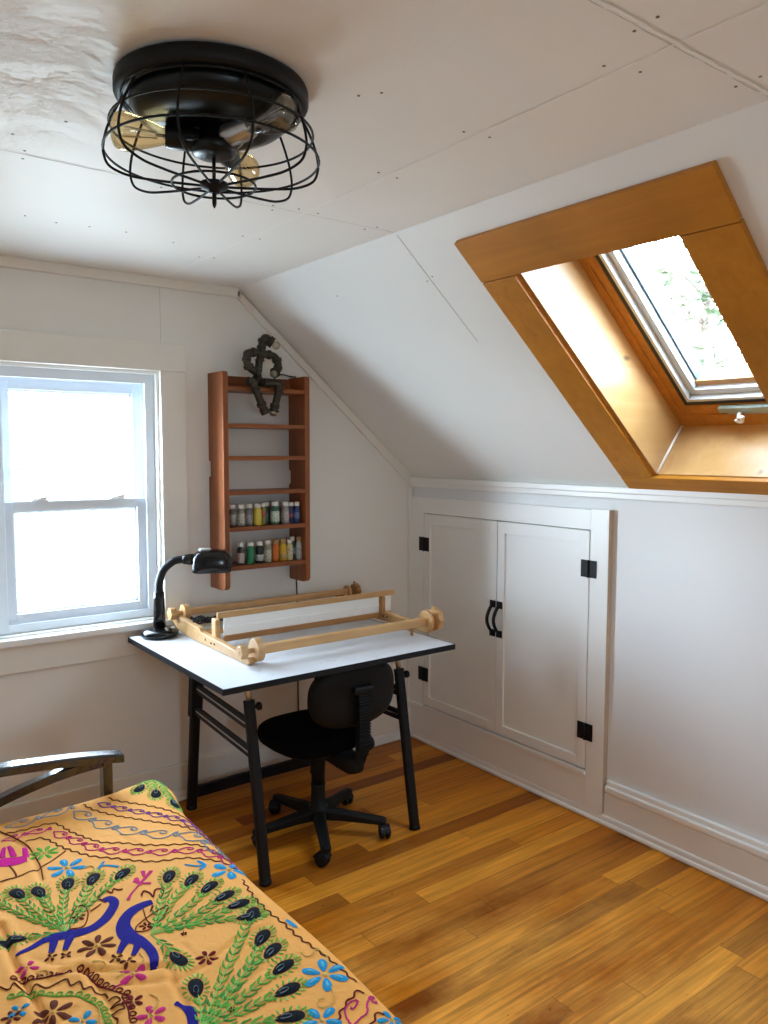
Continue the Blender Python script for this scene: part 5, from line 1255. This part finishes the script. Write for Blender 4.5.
# the cloud deck is brightest on the side the gable window faces
bm_ = N.new('ShaderNodeMapRange'); bm_.inputs['From Min'].default_value = -.1; bm_.inputs['From Max'].default_value = .75; bm_.inputs['To Min'].default_value = 1.0; bm_.inputs['To Max'].default_value = 1.35; bm_.interpolation_type = 'SMOOTHSTEP'
K.new(sx.outputs['Y'], bm_.inputs['Value']); vs_n = N.new('ShaderNodeVectorMath'); vs_n.operation = 'SCALE'; K.new(cr.outputs[0], vs_n.inputs[0]); 
dt = N.new('ShaderNodeVectorMath'); dt.operation = 'DOT_PRODUCT'; dt.inputs[1].default_value = (-.95, .30, -.02); K.new(tc.outputs['Generated'], dt.inputs[0])
lb = N.new('ShaderNodeMapRange'); lb.interpolation_type = 'SMOOTHSTEP'; lb.inputs['From Min'].default_value = .76; lb.inputs['From Max'].default_value = 1.0; lb.inputs['To Max'].default_value = 2.6; K.new(dt.outputs['Value'], lb.inputs['Value'])
sm_ = N.new('ShaderNodeMath'); sm_.operation = 'ADD'; K.new(bm_.outputs[0], sm_.inputs[0]); K.new(lb.outputs[0], sm_.inputs[1]); 
bx_ = N.new('ShaderNodeMapRange'); bx_.interpolation_type = 'SMOOTHSTEP'; bx_.inputs['From Min'].default_value = 0; bx_.inputs['From Max'].default_value = .7; bx_.inputs['To Max'].default_value = .5; K.new(sx.outputs['X'], bx_.inputs['Value'])
s2_ = N.new('ShaderNodeMath'); s2_.operation = 'ADD'; K.new(sm_.outputs[0], s2_.inputs[0]); K.new(bx_.outputs[0], s2_.inputs[1]); K.new(s2_.outputs[0], vs_n.inputs['Scale'])
K.new(vs_n.outputs[0], bg.inputs['Color']); bg.inputs['Strength'].default_value = SKY; K.new(bg.outputs[0], o.inputs['Surface'])
def portal(name, loc, sx_, sy_, normal):
    l = bpy.data.lights.new(name, 'AREA'); l.shape = 'RECTANGLE'; l.size = sx_; l.size_y = sy_; l.cycles.is_portal = True
    q = bpy.data.objects.new(name, l); COL.objects.link(q); q.location = loc; q.rotation_mode = 'QUATERNION'
    # local -Z is the light direction; local Y follows 'up'
    n = Vector(normal).normalized(); z = -n; yv = Vector((0, 1, 0)) if abs(n.y) < .5 else Vector((0, 0, 1)); xv = yv.cross(z).normalized(); yv = z.cross(xv)
    q.rotation_quaternion = Matrix((xv, yv, z)).transposed().to_quaternion()
    return q
portal('window_portal', ((WX0+WX1)/2, .15, (WZ0+WZ1)/2), WX1-WX0, WZ1-WZ0, (0, -1, 0))
portal('fill_window_portal', ((F0+F1)/2, YF-.15, (FZ0+FZ1)/2), F1-F0, FZ1-FZ0, (0, 1, 0))
portal('skylight_portal', SP((SY0+SY1)/2, (SS0+SS1)/2, .36), SS1-SS0, SY0-SY1, SP(0, 0, -1)-SP(0, 0, 0))

# ------------------------------------------------------------------ camera and view
cam = bpy.data.cameras.new('camera'); co = bpy.data.objects.new('camera', cam); COL.objects.link(co); S.camera = co
Rc = ((0.7977137695140728, -0.603030030290428, 0.00274308140130364), (0.04546683312891031, 0.0646800519028532, 0.9968697296894272), (0.6013198059376362, 0.7950919905606958, -0.07901403377472753))
m4 = Matrix((Rc[0], Rc[1], [-x for x in Rc[2]])).transposed().to_4x4(); m4.translation = (-2.7370117, -3.35688709, 1.6)
co.matrix_world = m4
cam.sensor_fit = 'VERTICAL'; cam.sensor_height = 24; cam.lens = 787.17/1024*24; cam.clip_start = .02
S.view_settings.view_transform = 'Standard'; S.view_settings.look = 'None'; S.view_settings.exposure = EXPO; S.view_settings.gamma = 1; S.view_settings.use_curve_mapping = False
S.cycles.use_denoising = True; S.cycles.max_bounces = 14; S.cycles.diffuse_bounces = 10; S.cycles.glossy_bounces = 5; S.cycles.transparent_max_bounces = 16
S.cycles.sample_clamp_indirect = 12; S.cycles.caustics_reflective = False; S.cycles.caustics_refractive = False
